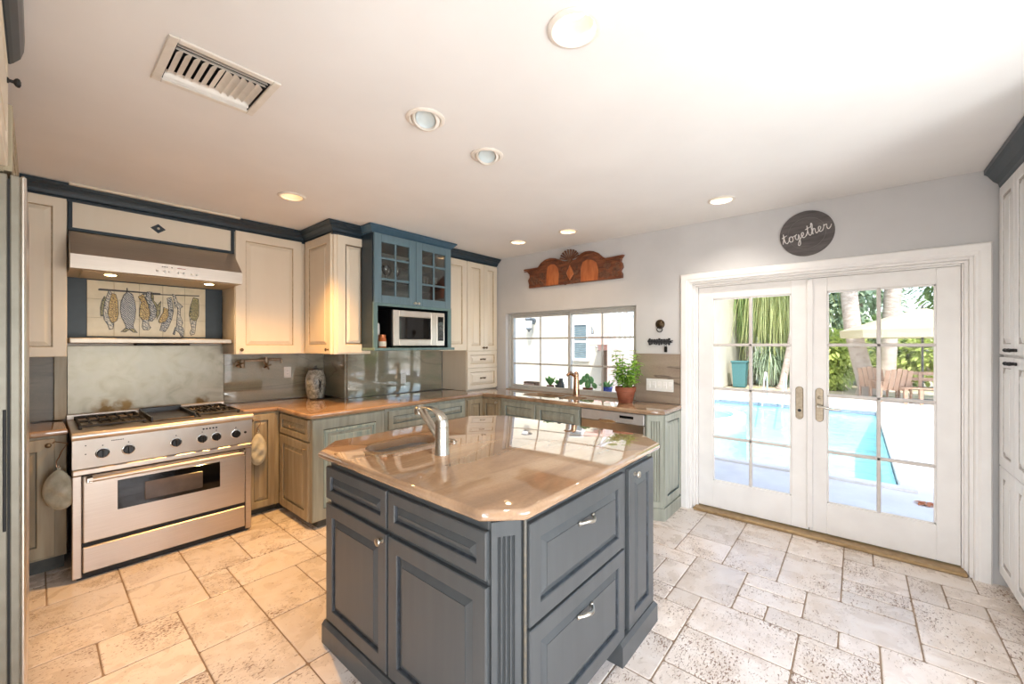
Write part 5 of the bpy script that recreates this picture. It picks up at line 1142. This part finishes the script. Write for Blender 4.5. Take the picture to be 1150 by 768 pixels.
bm = bmesh.new(); rings(bm, [[(xs, y, za + .63), (xe, y, zb + .63), (xe, y, zb + .71), (xs, y, za + .71)] for y in (3.335, 3.415)]); O('handrail', bm, M['trim'], t)

# ledge outside the window with its pots
struct('window_ledge', bx(4.10, 4.50, 1.45, 3.60, .84, .915, .006), stucco)
def ledge(u, v, x=4.27): p = onp(u, v, 0, x); return p
p = ledge(597, 437); t = thing('planter_box', 'small brown planter box outside the left end of the kitchen window', 'planter', (4.27, p.y, .916))
bm = bmesh.new(); box(bm, -.05, .05, -.10, .10, 0, .095, .006); O('box', bm, texmat('brown_box', [S(112, 84, 64), S(140, 110, 86)], .8, nscale=9), t)
bm = bmesh.new(); box(bm, -.056, -.05, -.085, .085, .02, .075, .003); O('front_panel', bm, texmat('pink_panel', [S(196, 160, 140), S(206, 172, 154)], .8, nscale=9), t)
agave = leafmat('succulent_leaf', [S(86, 136, 66), S(130, 176, 96)], .2)
def succulent(label, u, nl, L, W, col, pots, x=4.27):
    p = ledge(u, 437, x); t = thing('potted_succulent', label, 'potted plant', (x, p.y, .916)); g = random.Random(int(u))
    bm = bmesh.new(); lathe(bm, [(pots * .75, 0), (pots, .06), (pots * 1.02, .065), (pots * .9, .06)], seg=18); O('pot', bm, col, t, True)
    bm = bmesh.new()
    for k in range(nl):
        a_ = 2 * PI * k / nl + g.random() * .5; d = Vector((math.cos(a_) * .55, math.sin(a_) * .55, g.uniform(.5, 1.2))); leaf_card(bm, Vector((0, 0, .055)), d, Vector((0, 0, 1)), L * g.uniform(.7, 1), W, .1)
    O('leaves', bm, agave, t, True, fix=False)
succulent('spiky green succulent behind the left window sash', 618, 16, .15, .055, terra, .05)
succulent('second green succulent against the window mullion', 627, 12, .11, .05, M['toe'], .045, 4.36)
p = ledge(630, 437, 4.22); t = thing('grey_vase', 'narrow dark grey vase on the outside ledge left of the mullion', 'vase', (4.22, p.y, .916)); bm = bmesh.new(); lathe(bm, [(.035, 0), (.04, .02), (.042, .09), (.022, .14), (.026, .165), (.022, .165)], seg=18); O('body', bm, M['toe'], t, True)
bm = bmesh.new(); lathe(bm, [(.041, .05), (.0435, .055), (.0435, .065), (.041, .07)], seg=18); O('band', bm, M['iron'], t, True)
# prickly pear
p = ledge(660, 438); t = thing('potted_cactus', 'prickly pear cactus with round pads behind the right window sash', 'potted plant', (4.27, p.y, .916))
bm = bmesh.new(); lathe(bm, [(.05, 0), (.06, .06), (.062, .07), (.05, .066)], seg=18); O('pot', bm, terra, t, True)
bm = bmesh.new()
for (y, z, r, an) in ((0, .11, .052, 0), (.05, .17, .045, .4), (-.045, .165, .046, -.4), (.01, .20, .042, .1), (.095, .13, .040, .9), (-.09, .10, .04, -.9)):
    m_ = Matrix.Translation((0, y, z)) @ Matrix.Rotation(an, 4, 'X') @ Matrix.Diagonal((.012, r * .8, r, 1)); bmesh.ops.create_icosphere(bm, subdivisions=2, radius=1, matrix=m_)
O('pads', bm, leafmat('cactus_pad', [S(96, 150, 92), S(130, 178, 116)], .1), t, True)
p = ledge(682, 432); t = thing('blue_pot', 'cobalt blue flower pot with a small plant outside the right sash', 'potted plant', (4.27, p.y, .916))
bm = bmesh.new(); lathe(bm, [(.04, 0), (.045, .01), (.058, .085), (.064, .09), (.062, .10), (.05, .096)], seg=20); O('pot', bm, texmat('cobalt_glaze', [S(60, 76, 160), S(92, 108, 190)], .2, nscale=8), t, True)
bm = bmesh.new(); g = random.Random(8)
for k in range(40):
    a_ = g.random() * 2 * PI; leaf_card(bm, Vector((.03 * math.cos(a_), .03 * math.sin(a_), .09)), Vector((math.cos(a_), math.sin(a_), g.uniform(.6, 2.2))), Vector((0, 0, 1)), g.uniform(.05, .12), .022, .4)
O('leaves', bm, agave, t, True, fix=False)

# garden: hedges, trunks, palms
greens = [leafmat('leaf_light', [S(150, 170, 84), S(190, 204, 116), S(216, 222, 146)], .35), leafmat('leaf_mid', [S(104, 136, 80), S(142, 168, 104), S(176, 194, 132)], .3), leafmat('leaf_grey', [S(128, 152, 124), S(164, 184, 152), S(196, 208, 178)], .3)]
barkm = texmat('pale_bark', [S(138, 126, 116), S(164, 152, 142), S(178, 168, 158)], .9, scale=(1, 1, 3), nscale=5, bump=.4)
def bush(nm, label, c, r, n, mat_, L=.30, W=.16, seed=1, trunk=None, cat='shrub', group=None):
    g = random.Random(seed); t = thing(nm, label, cat, (c[0], c[1], GZ), 0, group); bm = bmesh.new()
    lobes = [(Vector((g.uniform(-.5, .5) * r[0], g.uniform(-.5, .5) * r[1], c[2] - GZ + g.uniform(-.45, .45) * r[2])), g.uniform(.45, .75)) for _ in range(9)] + [(Vector((0, 0, c[2] - GZ)), .85)]
    for k in range(n):
        lc, ls = lobes[k % len(lobes)]
        while True:
            d = Vector((g.uniform(-1, 1), g.uniform(-1, 1), g.uniform(-1, 1)))
            if .05 < d.length < 1: break
        q = d.normalized() * (.55 + .45 * g.random()) * ls; p = lc + Vector((q.x * r[0], q.y * r[1], q.z * r[2]))
        if p.z < .03: p.z = .03 + g.random() * .3
        leaf_card(bm, p, (d.normalized() + Vector((g.uniform(-.7, .7), g.uniform(-.7, .7), g.uniform(-.5, .6)))), Vector((0, 0, 1)), L * g.uniform(.6, 1.3), W * g.uniform(.6, 1.2), .3)
    O('foliage', bm, mat_, t, False, fix=False)
    bm = bmesh.new(); tr = trunk or .06
    for k in range(3):
        a_ = k * 2.1; tube(bm, [(0 + .1 * math.cos(a_), .1 * math.sin(a_), 0), (.3 * r[0] * math.cos(a_), .3 * r[1] * math.sin(a_), (c[2] - GZ) * .7), (.4 * r[0] * math.cos(a_), .4 * r[1] * math.sin(a_), (c[2] - GZ) * 1.1)], [tr, tr * .7, tr * .3], 8)
    O('stem', bm, barkm, t, True)
bush('shrub', 'bright yellow-green rounded shrub beyond the pool in the right door', (18.6, .75, .95), (1.1, 1.1, 1.15), 3000, greens[0], .20, .11, 1)
bush('shrub', 'mid green shrub behind the lounge chairs', (20.5, -2.3, 1.1), (1.2, 1.6, 1.2), 3000, greens[0], .22, .12, 2)
bush('shrub', 'dark green shrub between the two pale trunks', (21.5, -.7, 1.2), (1.3, 1.2, 1.5), 2400, greens[1], .24, .13, 3)
bush('tree', 'tall green tree mass behind the patio umbrella', (25.5, -4.6, 4.2), (2.5, 3.2, 3.2), 5200, greens[1], .36, .18, 4, .18, 'tree')
bush('tree', 'grey-green tree behind the leaning trunk in the right door', (25.0, .6, 4.3), (2.5, 2.6, 3.2), 4600, greens[2], .36, .18, 5, .18, 'tree')
bush('tree', 'light green tree seen above the middle of the doors', (27.0, 3.6, 4.6), (2.5, 2.4, 3.4), 4600, greens[0], .36, .18, 6, .18, 'tree')
bush('tree', 'distant green tree at the right edge of the right door', (24.0, -8.0, 3.2), (2.5, 3.0, 3.2), 4200, greens[2], .34, .18, 7, .18, 'tree')
def trunk(label, base, top, x0, x1, r0, r1, bend=.0):
    p0 = onp(base[0], base[1], 0, x0); p1 = onp(top[0], top[1], 0, x1); p0.z = GZ; t = thing('palm_tree', label, 'tree', p0)
    d = p1 - p0; d2 = d * 1.9
    pts = [Vector((0, 0, 0)), d * .08, d * .3 + Vector((0, bend * .6, 0)), d * .6 + Vector((0, bend, 0)), d, d * 1.4, d2]
    bm = bmesh.new(); tube(bm, pts, [r0 * 1.7, r0 * 1.1, r0, r0 * .95, (r0 + r1) / 2, r1, r1 * .9], 14); O('trunk', bm, barkm, t, True)
    bm = bmesh.new(); g = random.Random(int(base[0]))
    for k in range(16):
        a_ = 2 * PI * k / 16; q = [d2 + Vector((math.cos(a_) * s_ * 1.9, math.sin(a_) * s_ * 1.9, .8 * s_ - 1.5 * s_ * s_)) for s_ in (0, .3, .6, .85, 1)]
        for j in range(40):
            s_ = j / 40; i = min(3, int(s_ * 4)); p = q[i].lerp(q[i + 1], s_ * 4 - i); side = Vector((-math.sin(a_), math.cos(a_), -.5)) if j % 2 else Vector((math.sin(a_), -math.cos(a_), -.5)); leaf_card(bm, p, side, Vector((0, 0, 1)), .5, .05, .2)
    O('fronds', bm, greens[1], t, False, fix=False)
trunk('slim leaning pale palm trunk behind the pool in the left door', (878, 434), (893, 358), 17.5, 17.5, .11, .09)
trunk('leaning pale palm trunk in the left half of the right door', (977, 443), (953, 326), 17.3, 17.3, .24, .21, .10)
trunk('upright pale palm trunk partly behind the umbrella canopy', (994, 424), (1003, 322), 19.5, 19.5, .24, .23)
def fountain(label, c, n, L, hang, spread, m_, seed, W=.06):
    g = random.Random(seed); t = thing('grass_palm', label, 'palm', (c[0], c[1], GZ)); h = c[2] - GZ; bm = bmesh.new()
    for k in range(n):
        a_ = g.random() * 2 * PI; r = spread * g.uniform(.2, 1); l = L * g.uniform(.6, 1.1); s = Vector((-math.sin(a_), math.cos(a_), 0)) * W * .5; prev = None
        base = Vector((g.gauss(0, .25) * spread, g.gauss(0, .25) * spread, h + g.gauss(0, .3) * spread))
        for i in range(7):
            q = i / 6; p = base + Vector((math.cos(a_) * r * q, math.sin(a_) * r * q, l * (.35 * q - hang * q * q))); w = s * (1 - q * .85)
            if p.z < .02: p.z = .02
            cur = (bm.verts.new(p - w), bm.verts.new(p + w))
            if prev: bm.faces.new((prev[0], prev[1], cur[1], cur[0]))
            prev = cur
    O('blades', bm, m_, t, False, fix=False)
    bm = bmesh.new(); tube(bm, [(0, 0, 0), (.05, 0, h * .5), (0, 0, h)], [.22, .16, .12], 12); O('stem', bm, barkm, t, True)
fountain('large weeping grass palm in the left door, upper right panes', (19.5, 2.55, 4.4), 1500, 2.8, 1.45, 1.7, leafmat('pale_blade', [S(150, 164, 92), S(196, 202, 136), S(226, 226, 176)], .35), 31)
fountain('weeping grass palm close to the white wing wall', (19.0, 3.35, 3.9), 420, 2.2, 1.4, .9, greens[1], 32)
fountain('low spiky grass clump below the weeping palm', (18.6, 2.65, .9), 420, 1.3, 1.0, .9, greens[2], 33)
bush('shrub', 'dark shrub at the foot of the weeping palm', (21.5, 2.0, 1.4), (1.2, 1.3, 1.6), 2200, greens[1], .25, .12, 9)
t = thing('garden_bin', 'teal green garden bin beside the white wing wall', 'bin', (*onp(831, 433, 2, GZ)[:2], GZ)); t.location.x = 17.2; t.location.y = onp(831, 420, 0, 17.2).y
tealp = texmat('teal_plastic', [S(52, 96, 98), S(66, 112, 114)], .5, nscale=6)
bm = bmesh.new(); rings(bm, [[(x * s, y * s, z) for x, y in ((-.22, -.24), (.22, -.24), (.22, .24), (-.22, .24))] for s, z in ((.82, .02), (1, .92))]); O('body', bm, tealp, t)
bm = bmesh.new(); box(bm, -.25, .25, -.27, .27, .92, .99, .015); O('lid', bm, tealp, t)
# umbrella, chairs, bench rail
p = onp(1036, 372, 0, 16.0); t = thing('patio_umbrella', 'large cream patio umbrella behind the pool deck in the right door', 'umbrella', (16.0, p.y, GZ))
apex = onp(1034, 347, 0, 16.0).z - GZ; rim = onp(1000, 371, 0, 16.0).z - GZ; val = rim - .22
canv = leafmat('cream_canvas', [S(190, 180, 150), S(200, 190, 162)], .3)
bm = bmesh.new(); n = 8
lo = [[(r * math.cos(2 * PI * k / n), r * math.sin(2 * PI * k / n), z) for k in range(n)] for r, z in ((1.78, val), (1.80, rim), (.95, rim + (apex - rim) * .52), (.12, apex))]
rings(bm, lo, False, True); O('canopy', bm, canv, t, fix=False)
bm = bmesh.new(); tube(bm, [(0, 0, 0), (0, 0, apex + .10)], .028, 10); O('pole', bm, M['toe'], t, True)
for k in range(n):
    a_ = 2 * PI * k / n; bm = bmesh.new(); tube(bm, [(.02 * math.cos(a_), .02 * math.sin(a_), rim + .02), (1.75 * math.cos(a_), 1.75 * math.sin(a_), rim - .01)], .012, 6); O('rib', bm, M['toe'], t)
bm = bmesh.new(); lathe(bm, [(.30, 0), (.30, .06), (.05, .10)], seg=20); O('base', bm, M['toe'], t, True)
woodp = texmat('bleached_wood', [S(140, 112, 92), S(164, 136, 114)], .8, scale=(1, 1, 6), nscale=6)
def lounge(label, x, y, rz):
    t = thing('garden_chair', label, 'chair', (x, y, GZ), rz)
    bm = bmesh.new()
    for k in range(6): box(bm, -.30 + k * .1, -.21 + k * .1, -.35, .28, .34, .365, .004)
    O('seat', bm, woodp, t)
    bm = bmesh.new()
    for k in range(5):
        x_ = -.28 + k * .12; rings(bm, [[(x_, .28 + h * .4, .34 + h), (x_ + .10, .28 + h * .4, .34 + h), (x_ + .10, .305 + h * .4, .34 + h), (x_, .305 + h * .4, .34 + h)] for h in (0, .62 - .03 * abs(k - 2))])
    O('backrest', bm, woodp, t)
    for sx in (-.34, .30):
        O('armrest', bx(sx - .03, sx + .07, -.42, .34, .56, .585, .006), woodp, t)
        for y_ in (-.36, .26): O('leg', bx(sx, sx + .04, y_, y_ + .07, 0, .56, .004), woodp, t)
lounge('bleached wooden garden chair under the umbrella, left of the bench', 15.6, onp(1000, 440, 0, 15.6).y, 1.9)
lounge('bleached wooden garden chair facing the pool beside the door muntin', 16.4, onp(986, 440, 0, 16.4).y, 1.2)
p0 = onp(1012, 440, 0, 15.3); p1 = onp(1062, 440, 0, 15.3)
t = thing('garden_bench', 'long low bleached wooden bench on the pool deck at the right', 'bench', (15.3, p1.y, GZ)); Lb = p0.y - p1.y
bm = bmesh.new()
for k in range(4): box(bm, -.2 + k * .105, -.105 + k * .105, 0, Lb, .42, .45, .004)
O('seat', bm, woodp, t); bm = bmesh.new()
for z in (.62, .78): box(bm, .2, .23, 0, Lb, z, z + .09, .004)
O('backrest', bm, woodp, t)
for y in (.05, Lb / 2, Lb - .12):
    O('leg', bx(-.18, -.12, y, y + .07, 0, .42, .004), woodp, t); O('leg', bx(.17, .23, y, y + .07, 0, .86, .004), woodp, t)
p = onp(1040, 567, 2, GZ); t = thing('dry_leaf', 'curled rust-orange dry leaf lying on the shaded deck outside the right door', 'leaf', (p.x, p.y, GZ + .004))
bm = bmesh.new()
for k in range(6):
    a_ = .6 + k * .9; leaf_card(bm, Vector((0, 0, .008)), Vector((math.cos(a_), math.sin(a_), .25 + .1 * (k % 2))), Vector((0, 0, 1)), .085, .055, .35)
O('blade', bm, leafmat('rust_leaf', [S(176, 96, 50), S(206, 130, 76)], .2), t, True, fix=False)
bm = bmesh.new(); tube(bm, [(-.06, .02, .004), (0, 0, .01), (.03, -.01, .02)], .003, 6); O('stalk', bm, barkm, t, True)
